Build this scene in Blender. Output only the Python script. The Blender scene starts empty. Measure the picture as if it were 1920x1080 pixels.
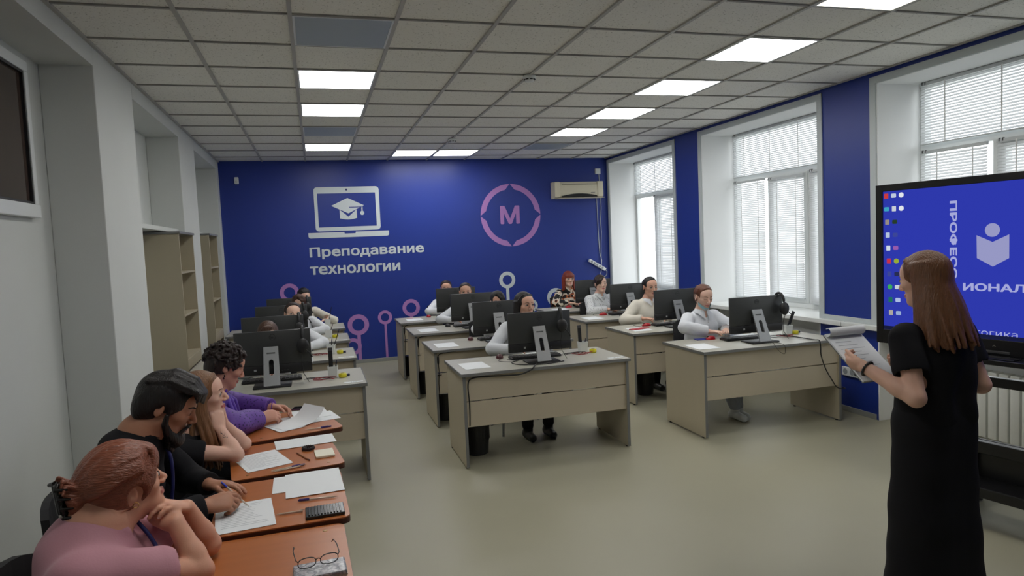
import bpy, bmesh, math, random
import numpy as np
from mathutils import Vector, Matrix
random.seed(7)
rng = np.random.default_rng(7)
SC = bpy.context.scene
COL = SC.collection
PI = math.pi

# ------------------------------------------------------------------ materials
_mats = {}


def mat(name, col=(.5, .5, .5), rough=.5, metal=0., var=0., vs=6., bump=0., bs=60., stretch=(1, 1, 1), spec=.5,
        emit=None, es=0., sheen=0., sub=0., trans=0., alpha=1.):
    if name in _mats:
        return _mats[name]
    m = bpy.data.materials.new(name)
    m.use_nodes = True
    nt = m.node_tree
    b = nt.nodes['Principled BSDF']
    b.inputs['Base Color'].default_value = (*col, 1)
    b.inputs['Roughness'].default_value = rough
    b.inputs['Metallic'].default_value = metal
    b.inputs['Specular IOR Level'].default_value = spec
    b.inputs['Sheen Weight'].default_value = sheen
    if sub:
        b.inputs['Subsurface Weight'].default_value = sub
        b.inputs['Subsurface Radius'].default_value = (.010, .004, .002)
        b.inputs['Subsurface Scale'].default_value = 1.0
    if trans:
        b.inputs['Transmission Weight'].default_value = trans
    if emit:
        b.inputs['Emission Color'].default_value = (*emit, 1)
        b.inputs['Emission Strength'].default_value = es
    if var or bump:
        tc = nt.nodes.new('ShaderNodeTexCoord')
        mp = nt.nodes.new('ShaderNodeMapping')
        mp.inputs['Scale'].default_value = stretch
        nt.links.new(tc.outputs['Object'], mp.inputs['Vector'])
    if var:
        n = nt.nodes.new('ShaderNodeTexNoise')
        n.inputs['Scale'].default_value = vs
        n.inputs['Detail'].default_value = 5
        nt.links.new(mp.outputs[0], n.inputs['Vector'])
        mx = nt.nodes.new('ShaderNodeMix')
        mx.data_type = 'RGBA'
        mx.inputs['A'].default_value = (*[c * (1 - var) for c in col], 1)
        mx.inputs['B'].default_value = (*[min(1, c * (1 + var)) for c in col], 1)
        nt.links.new(n.outputs['Fac'], mx.inputs['Factor'])
        nt.links.new(mx.outputs['Result'], b.inputs['Base Color'])
    if bump:
        n2 = nt.nodes.new('ShaderNodeTexNoise')
        n2.inputs['Scale'].default_value = bs
        n2.inputs['Detail'].default_value = 3
        nt.links.new(mp.outputs[0], n2.inputs['Vector'])
        bp = nt.nodes.new('ShaderNodeBump')
        bp.inputs['Strength'].default_value = bump
        bp.inputs['Distance'].default_value = .01
        nt.links.new(n2.outputs['Fac'], bp.inputs['Height'])
        nt.links.new(bp.outputs[0], b.inputs['Normal'])
    _mats[name] = m
    return m


def lin(r, g, b):
    f = lambda c: c / 255 / 12.92 if c / 255 <= .04045 else ((c / 255 + .055) / 1.055) ** 2.4
    return (f(r), f(g), f(b))


def ramp_mat(name, cols, scale, rough=.6, stretch=(1, 1, 1), kind='noise', bump=0., detail=4, const=False):
    """procedural pattern: cols = [(pos, rgb), ...] over a noise / voronoi field"""
    if name in _mats:
        return _mats[name]
    m = bpy.data.materials.new(name)
    m.use_nodes = True
    nt = m.node_tree
    b = nt.nodes['Principled BSDF']
    b.inputs['Roughness'].default_value = rough
    tc = nt.nodes.new('ShaderNodeTexCoord')
    mp = nt.nodes.new('ShaderNodeMapping')
    mp.inputs['Scale'].default_value = stretch
    nt.links.new(tc.outputs['Object'], mp.inputs['Vector'])
    if kind == 'noise':
        n = nt.nodes.new('ShaderNodeTexNoise')
        n.inputs['Detail'].default_value = detail
        out = n.outputs['Fac']
    else:
        n = nt.nodes.new('ShaderNodeTexVoronoi')
        n.feature = 'F1'
        out = n.outputs['Distance']
    n.inputs['Scale'].default_value = scale
    nt.links.new(mp.outputs[0], n.inputs['Vector'])
    r = nt.nodes.new('ShaderNodeValToRGB')
    if const:
        r.color_ramp.interpolation = 'CONSTANT'
    el = r.color_ramp.elements
    while len(el) < len(cols):
        el.new(.5)
    for e, (p, c) in zip(el, cols):
        e.position = p
        e.color = (*c, 1)
    nt.links.new(out, r.inputs['Fac'])
    nt.links.new(r.outputs['Color'], b.inputs['Base Color'])
    if bump:
        bp = nt.nodes.new('ShaderNodeBump')
        bp.inputs['Strength'].default_value = bump
        bp.inputs['Distance'].default_value = .005
        nt.links.new(out, bp.inputs['Height'])
        nt.links.new(bp.outputs[0], b.inputs['Normal'])
    _mats[name] = m
    return m


def glass_mat():
    if 'clear_glass' in _mats:
        return _mats['clear_glass']
    m = bpy.data.materials.new('clear_glass')
    m.use_nodes = True
    nt = m.node_tree
    nt.nodes.clear()
    o = nt.nodes.new('ShaderNodeOutputMaterial')
    t = nt.nodes.new('ShaderNodeBsdfTransparent')
    g = nt.nodes.new('ShaderNodeBsdfGlossy')
    g.inputs['Roughness'].default_value = .03
    f = nt.nodes.new('ShaderNodeLayerWeight')
    f.inputs['Blend'].default_value = .15
    k = nt.nodes.new('ShaderNodeMath')
    k.operation = 'MULTIPLY'
    k.inputs[1].default_value = .2
    nt.links.new(f.outputs['Facing'], k.inputs[0])
    mx = nt.nodes.new('ShaderNodeMixShader')
    nt.links.new(k.outputs[0], mx.inputs[0])
    nt.links.new(t.outputs[0], mx.inputs[1])
    nt.links.new(g.outputs[0], mx.inputs[2])
    nt.links.new(mx.outputs[0], o.inputs[0])
    _mats['clear_glass'] = m
    return m


def slat_mat():
    if 'blind_slat' in _mats:
        return _mats['blind_slat']
    m = bpy.data.materials.new('blind_slat')
    m.use_nodes = True
    nt = m.node_tree
    nt.nodes.clear()
    o = nt.nodes.new('ShaderNodeOutputMaterial')
    d = nt.nodes.new('ShaderNodeBsdfDiffuse')
    d.inputs['Color'].default_value = (.72, .74, .75, 1)
    t = nt.nodes.new('ShaderNodeBsdfTranslucent')
    t.inputs['Color'].default_value = (.72, .74, .76, 1)
    mx = nt.nodes.new('ShaderNodeMixShader')
    mx.inputs[0].default_value = .3
    nt.links.new(d.outputs[0], mx.inputs[1])
    nt.links.new(t.outputs[0], mx.inputs[2])
    nt.links.new(mx.outputs[0], o.inputs[0])
    _mats['blind_slat'] = m
    return m


def emit_mat(name, col, s):
    if name in _mats:
        return _mats[name]
    m = bpy.data.materials.new(name)
    m.use_nodes = True
    nt = m.node_tree
    nt.nodes.clear()
    o = nt.nodes.new('ShaderNodeOutputMaterial')
    e = nt.nodes.new('ShaderNodeEmission')
    e.inputs[0].default_value = (*col, 1)
    e.inputs[1].default_value = s
    nt.links.new(e.outputs[0], o.inputs[0])
    _mats[name] = m
    return m


# ------------------------------------------------------------------ mesh building
class MB:
    def __init__(self):
        self.v = []
        self.f = []

    def add(self, vs, fs):
        b = len(self.v)
        self.v += [tuple(map(float, p)) for p in vs]
        self.f += [tuple(b + i for i in q) for q in fs]
        return self

    def box(self, lo, hi, bev=0., R=None, at=None):
        lo = np.minimum(lo, hi) if not isinstance(lo, tuple) else lo
        x0, y0, z0 = [min(a, b) for a, b in zip(lo, hi)]
        x1, y1, z1 = [max(a, b) for a, b in zip(lo, hi)]
        V = [(x0, y0, z0), (x1, y0, z0), (x1, y1, z0), (x0, y1, z0), (x0, y0, z1), (x1, y0, z1), (x1, y1, z1), (x0, y1, z1)]
        F = [(3, 2, 1, 0), (4, 5, 6, 7), (0, 1, 5, 4), (1, 2, 6, 5), (2, 3, 7, 6), (3, 0, 4, 7)]
        if bev:
            bm = bmesh.new()
            vv = [bm.verts.new(p) for p in V]
            for q in F:
                bm.faces.new([vv[i] for i in q])
            bmesh.ops.bevel(bm, geom=list(bm.edges), offset=bev, segments=2, profile=.5, affect='EDGES')
            bm.verts.index_update()
            V = [tuple(v.co) for v in bm.verts]
            F = [tuple(v.index for v in q.verts) for q in bm.faces]
            bm.free()
        if R is not None:
            V = [tuple(R @ Vector(p) + (Vector(at) if at is not None else Vector())) for p in V]
        elif at is not None:
            V = [tuple(Vector(p) + Vector(at)) for p in V]
        return self.add(V, F)

    def tube(self, pts, r, n=8, caps=True):
        P = [Vector(p) for p in pts]
        rs = r if hasattr(r, '__len__') else [r] * len(P)
        up = Vector((0, 0, 1))
        T = []
        for i in range(len(P)):
            a = P[max(i - 1, 0)]
            c = P[min(i + 1, len(P) - 1)]
            t = c - a
            T.append(t.normalized() if t.length > 1e-9 else Vector((0, 0, 1)))
        nrm = T[0].cross(up)
        if nrm.length < 1e-3:
            nrm = T[0].cross(Vector((1, 0, 0)))
        nrm.normalize()
        V = []
        for i, p in enumerate(P):
            nrm = (nrm - T[i] * nrm.dot(T[i]))
            if nrm.length < 1e-6:
                nrm = T[i].orthogonal()
            nrm.normalize()
            b = T[i].cross(nrm)
            for k in range(n):
                a = 2 * PI * k / n
                V.append(p + (nrm * math.cos(a) + b * math.sin(a)) * rs[i])
        F = []
        for i in range(len(P) - 1):
            for k in range(n):
                k2 = (k + 1) % n
                F.append((i * n + k, i * n + k2, (i + 1) * n + k2, (i + 1) * n + k))
        if caps:
            F.append(tuple(reversed(range(n))))
            F.append(tuple((len(P) - 1) * n + k for k in range(n)))
        return self.add(V, F)

    def cyl(self, p0, p1, r0, r1=None, n=20):
        return self.tube([p0, p1], [r0, r0 if r1 is None else r1], n)

    def lathe(self, prof, n=24, at=(0, 0, 0)):
        V = []
        for r, z in prof:
            for k in range(n):
                a = 2 * PI * k / n
                V.append((at[0] + r * math.cos(a), at[1] + r * math.sin(a), at[2] + z))
        F = []
        for i in range(len(prof) - 1):
            for k in range(n):
                k2 = (k + 1) % n
                F.append((i * n + k, i * n + k2, (i + 1) * n + k2, (i + 1) * n + k))
        F.append(tuple(reversed(range(n))))
        F.append(tuple((len(prof) - 1) * n + k for k in range(n)))
        return self.add(V, F)

    def prism(self, poly, fr, d0=0., d1=.002):
        """poly: 2d outline; fr(u, v, w) -> xyz"""
        n = len(poly)
        V = [fr(u, v, d0) for u, v in poly] + [fr(u, v, d1) for u, v in poly]
        F = [tuple(reversed(range(n))), tuple(range(n, 2 * n))]
        for i in range(n):
            j = (i + 1) % n
            F.append((i, j, n + j, n + i))
        return self.add(V, F)

    def band(self, outer, inner, fr, d0=0., d1=.002, closed=True):
        """flat strip between two outlines with equal point counts"""
        n = len(outer)
        V = [fr(u, v, d) for d in (d0, d1) for pl in (outer, inner) for u, v in pl]
        F = []
        m = n if closed else n - 1
        for i in range(m):
            j = (i + 1) % n
            F += [(i, n + i, n + j, j), (2 * n + i, 2 * n + j, 3 * n + j, 3 * n + i), (i, j, 2 * n + j, 2 * n + i),
                  (n + i, 3 * n + i, 3 * n + j, n + j)]
        if not closed:
            F += [(0, 2 * n, 3 * n, n), (n - 1, 2 * n - 1, 4 * n - 1, 3 * n - 1)]
        return self.add(V, F)

    def sphere(self, c, r, n=16, m=10, R=None):
        rx, ry, rz = r if hasattr(r, '__len__') else (r, r, r)
        V = [(0, 0, rz)]
        for i in range(1, m):
            t = PI * i / m
            for k in range(n):
                a = 2 * PI * k / n
                V.append((rx * math.sin(t) * math.cos(a), ry * math.sin(t) * math.sin(a), rz * math.cos(t)))
        V.append((0, 0, -rz))
        F = []
        for k in range(n):
            F.append((0, 1 + k, 1 + (k + 1) % n))
            F.append((len(V) - 1, 1 + (m - 2) * n + (k + 1) % n, 1 + (m - 2) * n + k))
        for i in range(m - 2):
            for k in range(n):
                k2 = (k + 1) % n
                F.append((1 + i * n + k, 1 + (i + 1) * n + k, 1 + (i + 1) * n + k2, 1 + i * n + k2))
        if R is not None:
            V = [tuple(R @ Vector(p)) for p in V]
        return self.add([tuple(Vector(p) + Vector(c)) for p in V], F)

    def build(self, name, m=None, parent=None, smooth=None, loc=None):
        me = bpy.data.meshes.new(name)
        me.from_pydata(self.v, [], self.f)
        bm = bmesh.new()
        bm.from_mesh(me)
        bmesh.ops.recalc_face_normals(bm, faces=bm.faces)
        bm.to_mesh(me)
        bm.free()
        if smooth is not None:
            me.shade_smooth()
            me.set_sharp_from_angle(angle=math.radians(smooth))
        if m:
            me.materials.append(m)
        o = bpy.data.objects.new(name, me)
        COL.objects.link(o)
        if parent:
            o.parent = parent
        if loc is not None:
            o.location = loc
        return o


def tag(o, label=None, cat=None, group=None, kind=None):
    if label:
        o['label'] = label
    if cat:
        o['category'] = cat
    if group:
        o['group'] = group
    if kind:
        o['kind'] = kind
    return o


def thing(name, label, cat, loc=(0, 0, 0), rz=0., group=None):
    o = bpy.data.objects.new(name, None)
    o.empty_display_size = .1
    COL.objects.link(o)
    o.location = loc
    o.rotation_euler = (0, 0, rz)
    return tag(o, label, cat, group)


def dup(o, loc=None, rz=None, label=None, parent=None):
    c = o.copy()
    COL.objects.link(c)
    if parent:
        c.parent = parent
    if loc is not None:
        c.location = loc
    if rz is not None:
        c.rotation_euler = (0, 0, rz)
    if label:
        c['label'] = label
    for ch in list(o.children):
        dup(ch, parent=c)
    return c


def st(o):
    return tag(o, kind='structure')


_glyph = {}


def _raw(body, res=3):
    c = bpy.data.curves.new('lettering', 'FONT')
    c.body = body
    c.resolution_u = res
    o = bpy.data.objects.new('lettering', c)
    COL.objects.link(o)
    bpy.context.view_layer.update()
    me = o.to_mesh()
    V = np.array([v.co[:2] for v in me.vertices])
    F = [tuple(p.vertices) for p in me.polygons]
    o.to_mesh_clear()
    bpy.data.objects.remove(o)
    bpy.data.curves.remove(c)
    return V, F


def text_mb(body, size=1):
    """letters set one after another as flat outlines: verts (x, y) and faces"""
    VV, FF, x, n = [], [], 0., 0
    mk = _raw('П')[0][:, 0].max()
    for ch in body:
        if ch not in _glyph:
            adv = _raw(ch + 'П')[0][:, 0].max() - mk
            if ch == 'н':
                V = np.array([(.075, 0), (.163, 0), (.163, .238), (.421, .238), (.421, 0), (.509, 0), (.509, .542), (.421, .542), (.421, .319), (.163, .319), (.163, .542), (.075, .542)])
                F = [(0, 1, 2, 9, 10, 11), (2, 3, 8, 9), (3, 4, 5, 6, 7, 8)]
            elif ch == 'е':
                V, F = _raw('e')
                o_ = _raw('о')[0]
                V = (V - V.min(0)) / (V.max(0) - V.min(0)) * (o_.max(0) - o_.min(0)) * np.array([.98, 1]) + o_.min(0)
            else:
                V, F = _raw(ch)
            _glyph[ch] = (V, F, adv)
        V, F, adv = _glyph[ch]
        VV.append(V + np.array([x, 0]))
        FF += [tuple(i + n for i in f) for f in F]
        n += len(V)
        x += adv
    return np.concatenate(VV), FF


def lettering(name, body, m, fr, w, h, bold=.02, parent=None, depth=.002, h_chars=None):
    """fit the text so that it spans w, and capitals span h, on frame fr(u, v, d); baseline at v=0"""
    V0, F0 = text_mb(body, 1)
    Vc, _ = text_mb(h_chars or 'П', 1)
    Vc = np.concatenate([Vc - bold, Vc + bold])
    V, F = V0, list(F0)
    layer = np.zeros(len(V0))
    if bold:
        V = np.concatenate([V0 + bold * np.array([math.cos(2 * PI * k / 10), math.sin(2 * PI * k / 10)]) for k in range(10)])
        layer = np.repeat(np.arange(10), len(V0))
        F = [tuple(i + k * len(V0) for i in f) for k in range(10) for f in F0]
    x0, x1 = V[:, 0].min(), V[:, 0].max()
    sx = w / (x1 - x0)
    sy = h / (Vc[:, 1].max() - Vc[:, 1].min())
    b = Vc[:, 1].min()
    mb = MB()
    mb.add([fr((x - x0) * sx, (y - b) * sy, depth + .00025 * q) for (x, y), q in zip(V, layer)], F)
    return mb.build(name, m, parent)


# ------------------------------------------------------------------ room
XR, YW, HC, XG = 6.03, 6.47, 3.07, 6.53
YF = -5.6
WHITE = mat('white_wall_paint', lin(205, 208, 205), .75, var=.04, vs=2, bump=.05, bs=120)
BLUE = mat('blue_wall_paint', lin(31, 55, 142), .4, var=.05, vs=1.5, bump=.04, bs=150)
NAVY = mat('dark_blue_wall_paint', lin(26, 36, 100), .5)
PVC = mat('white_plastic_frame', lin(226, 230, 230), .35)
TRIM = mat('pale_grey_trim', lin(190, 198, 200), .5)

FLOORM = mat('linoleum_floor', lin(160, 157, 136), .38, var=.07, vs=1.3, bump=.03, bs=200, spec=.4)
o = MB().box((-.4, YF, -.06), (XR + .75, YW + .1, 0)).build('floor', FLOORM)
st(o)
o = MB().box((-.42, YF - .02, HC + .012), (XR + .75, YW + .12, HC + .06)).build('ceiling', None)
st(o)
# speckled mineral tiles
cm = ramp_mat('ceiling_tile_mineral', [(0., lin(140, 138, 130)), (.30, lin(170, 168, 160)), (.36, lin(234, 233, 226)), (1., lin(240, 239, 233))], 90,
              rough=.9, bump=.25, detail=2)
o.data.materials.append(cm)
GRID = mat('ceiling_grid_metal', lin(176, 175, 170), .5)
mb = MB()
for i in range(0, 11):
    x = .6 * i
    mb.box((x - .012, YF, HC), (x + .012, YW, HC + .014))
mb.box((0, YF, HC - .004), (.02, YW, HC + .014))
st(mb.build('ceiling_trim', GRID))
mb = MB()
k = int(YF / .6)
while .6 * k < YW:
    mb.box((0, .6 * k - .009, HC + .003), (XR, .6 * k + .009, HC + .014))
    k += 1
st(mb.build('ceiling_trim_cross', mat('ceiling_cross_bar', lin(150, 149, 144), .6)))

st(MB().box((-.4, YW, 0), (XG + .05, YW + .12, HC + .05)).build('wall_back', BLUE))
st(MB().box((-.42, YF - .14, 0), (XR + .75, YF, HC + .05)).build('wall_front', WHITE))
st(MB().box((0, YW - .018, 0), (XR, YW, .055), .004).build('baseboard_back', mat('grey_baseboard', lin(150, 152, 150), .5)))

# left wall: shallow niches between piers
NICHE = [(-1.05, .75), (1.70, 3.50), (4.43, 6.24)]
mb = MB()
mb.box((-.42, YF, 0), (-.30, YW, HC + .05))
ys = [YF] + [y for n in NICHE for y in n] + [YW]
for i in range(0, len(ys), 2):
    mb.box((-.30, ys[i], 0), (0, ys[i + 1], HC + .05), 0.006)
for a, b in NICHE:
    mb.box((-.30, a, 2.95), (0, b, HC + .05))
wl = st(mb.build('wall_left', WHITE))
mb = MB()
for a, b in NICHE[1:]:
    mb.box((-.30, a, 1.985), (-.06, b, 2.025), .004)
st(mb.build('trim_1', WHITE))

# borrowed-light window high in the first niche
GL = glass_mat()
w4 = bpy.data.objects.new('window_4', None)
COL.objects.link(w4)
st(w4)
fr = MB()
fr.box((-.30, -.95, 2.00), (-.255, .47, 2.075), .004)
fr.box((-.30, -.95, 2.83), (-.262, .47, 2.89), .004)
fr.box((-.30, .42, 2.075), (-.262, .47, 2.83), .004)
fr.box((-.30, -.95, 2.075), (-.262, -.90, 2.83), .004)
fr.build('window_frame', PVC, w4)
fr = MB()
for lo, hi in (((-.298, -.90, 2.075), (-.268, .42, 2.09)), ((-.298, -.90, 2.815), (-.268, .42, 2.83)), ((-.298, .405, 2.09), (-.268, .42, 2.815)),
               ((-.298, -.90, 2.09), (-.268, -.885, 2.815))):
    fr.box(lo, hi)
fr.build('gasket', mat('black_gasket', (.01, .01, .012), .5), w4)
MB().box((-.292, -.885, 2.09), (-.284, .405, 2.815)).build('pane', mat('reflection_toned_pane', lin(70, 58, 52), .06, spec=.6, var=.35, vs=1.4), w4)  # mottled brown colour stands in for dark reflections in the glass

# right wall: deep window openings, radiators below
OPEN = [(-1.32, .78), (1.50, 3.58), (4.29, 6.39)]

mb = MB()
ys = [YF] + [y for n in OPEN for y in n] + [YW]
for i in range(0, len(ys), 2):
    mb.box((XR, ys[i], 0), (XG + .05, ys[i + 1], HC + .05))
for a, b in OPEN:
    mb.box((XR, a, 2.99), (XG + .05, b, HC + .05))
wr = st(mb.build('wall_right', BLUE))
# white lining of each opening (reveals, soffit, parapet)
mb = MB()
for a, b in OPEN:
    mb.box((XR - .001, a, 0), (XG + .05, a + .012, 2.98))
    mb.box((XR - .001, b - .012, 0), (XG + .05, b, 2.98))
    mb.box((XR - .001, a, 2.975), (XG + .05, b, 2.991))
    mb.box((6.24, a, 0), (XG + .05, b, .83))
st(mb.build('wall_right_reveal', mat('window_lit_reveal_white', lin(236, 238, 238), .7)))  # wall white made brighter in colour to stand in for window light
mb = MB()
for a, b in OPEN:
    for lo, hi in (((XR - .014, a - .065, .86), (XR + .002, a + .002, 3.04)), ((XR - .014, b - .002, .86), (XR + .002, b + .065, 3.04)),
                   ((XR - .0135, a - .065, 2.978), (XR + .002, b + .065, 3.04))):
        mb.box(lo, hi, .003)
for a, b in ((.845, 1.435), (3.645, 4.225)):
    mb.box((XR - .0132, a, .86), (XR + .002, b, .905), .003)
mb.box((XR - .0132, YF + .01, .86), (XR + .002, OPEN[0][0] - .06, .905), .003)
st(mb.build('trim_2', TRIM))
mb = MB()
for a, b in ((-1.42, 1.16), (1.17, 6.42)):
    mb.box((XR - .06, a, .815), (XR - .005, b, .86), .005)
for a, b in OPEN:
    mb.box((XR - .02, a + .013, .83), (XG + .02, b - .013, .86), .003)
st(mb.build('trim_3', mat('white_sill', lin(225, 228, 226), .3)))
st(MB().box((XR - .012, .80, 0), (XR + .001, 1.48, .05), .003).build('baseboard_right', mat('grey_baseboard', lin(150, 152, 150), .5)))

BLINDROD = mat('blind_rail', lin(205, 210, 212), .4)


def blind(y0, y1, z0, z1, label, x=XG - .075):
    t = thing('window_blind', label, 'blind', (x, (y0 + y1) / 2, z0), 0, 'white slatted blinds on the windows')
    w = (y1 - y0) / 2
    H = z1 - z0
    MB().box((-.014, -w, H - .028), (.014, w, H), .002).build('headrail', BLINDROD, t)
    MB().box((-.011, -w, 0), (.011, w, .012), .002).build('bottom_rail', BLINDROD, t)
    mb = MB()
    z = .024
    p = .0235
    tl = math.radians(52)
    c, s = math.cos(tl) * .0125, math.sin(tl) * .0125
    while z < H - .04:
        mb.add([(-c, -w, z - s), (0.0, -w, z + .0022), (c, -w, z + s), (-c, w, z - s), (0.0, w, z + .0022), (c, w, z + s)],
               [(0, 3, 4, 1), (1, 4, 5, 2)])
        z += p
    me = mb.build('slats', slat_mat(), t)
    n = 2 if w < .5 else 4
    for k in range(n):
        mb = MB()
        yy = -w + (2 * w) * (k + .5) / n if n > 2 else (-w * .62, w * .45)[k]
        mb.box((-.0145, yy - .006, .01), (-.0125, yy + .006, H - .02))
        mb.build('ladder_tape', mat('blind_tape', lin(238, 240, 240), .6), t)
    for k in range(2):
        MB().box((-.016, w - .03 - k * .03, H - .02), (.0, w - .022 - k * .03, H + .006)).build('bracket', mat('dark_grey_plastic', (.06, .06, .065), .5), t)
    return t


def window(n, a, b, fracs, names, first_open=False):
    """a..b opening along y; fracs = casement boundaries as y values, far to near"""
    t = bpy.data.objects.new('window_%d' % n, None)
    COL.objects.link(t)
    st(t)
    a += .013
    b -= .013
    z0, zt, z1 = .86, 2.41, 2.974
    d0, d1 = XG - .035, XG + .035
    fr = MB()
    fr.box((d0, a, z0), (d1, b, z0 + .06), .004)
    fr.box((d0, a, z1 - .05), (d1, b, z1), .004)
    fr.box((d0, a, z0 + .055), (d1, a + .05, z1 - .045), .004)
    fr.box((d0, b - .05, z0 + .055), (d1, b, z1 - .045), .004)
    fr.box((d0, a + .045, zt - .03), (d1, b - .045, zt + .03), .004)
    for y in fracs:
        fr.box((d0, y - .028, z0 + .055), (d1, y + .028, zt - .025), .004)
    fr.build('window_frame', PVC, t)
    MB().box((XG - .006, a + .05, zt + .03), (XG + .006, b - .05, z1 - .05)).build('pane', GL, t)
    bs = [b - .05] + list(fracs) + [a + .05]
    for i in range(len(bs) - 1):
        y1, y0 = bs[i], bs[i + 1]
        y1 -= .028 if i else 0
        y0 += .028 if i < len(bs) - 2 else 0
        sf = MB()
        if i != 0:
            zz0, zz1 = z0 + .06, zt - .03
            for lo, hi in (((d0 - .014, y0, zz0), (d1 - .01, y1, zz0 + .06)), ((d0 - .014, y0, zz1 - .06), (d1 - .01, y1, zz1)),
                           ((d0 - .014, y0, zz0 + .055), (d1 - .01, y0 + .06, zz1 - .055)), ((d0 - .014, y1 - .06, zz0 + .055), (d1 - .01, y1, zz1 - .055))):
                sf.box(lo, hi, .004)
            s = sf.build('sash', PVC, t)
            MB().box((XG - .005, y0 + .06, zz0 + .06), (XG + .005, y1 - .06, zz1 - .06)).build('pane', GL, s)
            if i == 1:
                h = MB().box((d0 - .03, y1 - .04, 1.60), (d0 - .012, y1 - .018, 1.67), .003)
                h.box((d0 - .05, y1 - .036, 1.50), (d0 - .032, y1 - .022, 1.65), .004)
                h.box((d0 - .046, y1 - .036, 1.625), (d0 - .02, y1 - .022, 1.65), .003)
                h.build('window_handle', PVC, s)
        else:
            MB().box((XG - .005, y0, z0 + .06), (XG + .005, y1, zt - .03)).build('pane', GL, t)
    return t


window(1, *OPEN[2], [5.70, 5.0], None)
window(2, *OPEN[1], [2.87, 2.18], None)
window(3, *OPEN[0], [.06, -.62], None)
blind(4.36, 6.32, 2.43, 2.97, 'wide slatted blind across the top of the window by the back wall')
blind(4.98, 5.66, .92, 2.38, 'narrow slatted blind lowered beside the uncovered pane by the back wall')
blind(4.35, 4.95, .92, 2.38, 'narrow slatted blind of the back window next to the blue pier')
blind(1.56, 3.52, 2.43, 2.97, 'wide slatted blind across the top of the middle window')
blind(2.90, 3.52, .92, 2.38, 'narrow slatted blind of the middle window beside its deep white reveal')
blind(2.23, 2.83, .97, 2.36, 'narrow slatted blind on the handled sash of the middle window', XG - .078)
blind(1.56, 2.14, .92, 2.38, 'narrow slatted blind of the middle window next to the wide blue pier')
blind(-1.27, .72, 2.43, 2.97, 'wide slatted blind above the big touch screen')
blind(.10, .72, .92, 2.38, 'narrow slatted blind just over the corner of the big touch screen')
blind(-.57, .02, .92, 2.38, 'narrow slatted blind half hidden behind the big touch screen')
blind(-1.27, -.67, .92, 2.38, 'narrow slatted blind wholly behind the big touch screen')

RADM = mat('white_radiator', lin(214, 216, 212), .35)


def radiator(y0, y1, label):
    t = thing('radiator', label, 'radiator', (6.16, (y0 + y1) / 2, .08), 0, 'white radiators under the windows')
    w = (y1 - y0) / 2
    n = int((y1 - y0) / .085)
    mb = MB()
    for k in range(n):
        y = -w + (k + .5) * 2 * w / n
        mb.box((-.045, y - .037, 0.0), (.04, y + .037, .52), .012)
    mb.build('fins', RADM, t, 35)
    mb = MB()
    mb.cyl((0, -w - .03, .04), (0, w + .03, .04), .016)
    mb.cyl((0, -w - .03, .49), (0, w + .03, .49), .016)
    mb.build('pipe', RADM, t, 40)
    mb = MB()
    for y in (-w * .7, w * .7):
        mb.box((.02, y - .012, -.08), (.045, y + .012, .06))
    mb.build('leg', RADM, t)
    return t


radiator(-.95, .35, 'white radiator behind the stand of the big touch screen')
radiator(1.75, 3.3, 'white radiator under the middle window')
radiator(4.5, 6.1, 'white radiator under the window by the back wall')

# ceiling lights
LIT = emit_mat('lit_diffuser', (1., .985, .96), 9.)
UNLIT = mat('unlit_diffuser', lin(165, 176, 182), .4)
HALF = emit_mat('warm_dim_diffuser', (1., .9, .72), 3.2)


def light(i, r, label, m=LIT, half=False):
    t = thing('ceiling_light', label, 'ceiling light', (.6 * i + .3, .6 * r + .3, HC), 0, 'square ceiling light panels')
    fr = MB()
    q = .288
    for lo, hi in (((-q, -q, .001), (q, -q + .012, .012)), ((-q, q - .012, .001), (q, q, .012)), ((-q, -q + .012, .001), (-q + .012, q - .012, .012)),
                   ((q - .012, -q + .012, .001), (q, q - .012, .012))):
        fr.box(lo, hi)
    fr.build('frame', PVC, t)
    if half:
        MB().box((-q + .013, -.02, .002), (q - .013, q - .013, .010)).build('diffuser', m, t)
        MB().box((-q + .013, -q + .013, .002), (q - .013, -.021, .010)).build('diffuser', m, t)
    else:
        MB().box((-q + .013, -q + .013, .002), (q - .013, q - .013, .010)).build('diffuser', m, t)
    return t


light(2, 2, 'lit ceiling panel foremost in the row on the bookcase side')
light(2, 4, 'second lit ceiling panel in the row on the bookcase side')
light(2, 8, 'lit ceiling panel over the back of the bookcase side, behind the unlit one')
light(4, 9, 'lit ceiling panel by the back wall, nearer the graduation cap icon')
light(5, 9, 'lit ceiling panel by the back wall, nearer the pink circle with the letter')
light(7, -2, 'warm dim ceiling panel cut off by the top of the picture', HALF)
light(7, 0, 'largest bright ceiling panel in the window-side row')
light(7, 2, 'second bright ceiling panel in the window-side row')
light(7, 4, 'third bright ceiling panel in the window-side row')
light(7, 6, 'rearmost bright ceiling panel in the window-side row')
light(2, 0, 'unlit grey ceiling panel in front of the bookcase side row', UNLIT)
light(2, 6, 'unlit grey ceiling panel between two lit ones on the bookcase side', UNLIT)
light(7, 8, 'unlit grey ceiling panel at the back of the window-side row', UNLIT)


def smoke(x, y, label):
    t = thing('smoke_detector', label, 'smoke detector', (x, y, HC), 0, 'smoke detectors on the ceiling')
    MB().lathe([(.052, 0), (.055, -.012), (.05, -.02), (.048, -.026)], 24).build('base', PVC, t, 40)
    MB().lathe([(.044, -.026), (.04, -.034), (.03, -.045), (.008, -.049)], 24).build('cap', PVC, t, 40)
    mb = MB()
    for k in range(8):
        a = k * PI / 4
        mb.box((-.012, .0395, -.0335), (.012, .046, -.0265), R=Matrix.Rotation(a, 3, 'Z'))
    mb.build('vent', mat('black_vent', (.01, .01, .01), .7), t)


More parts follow.
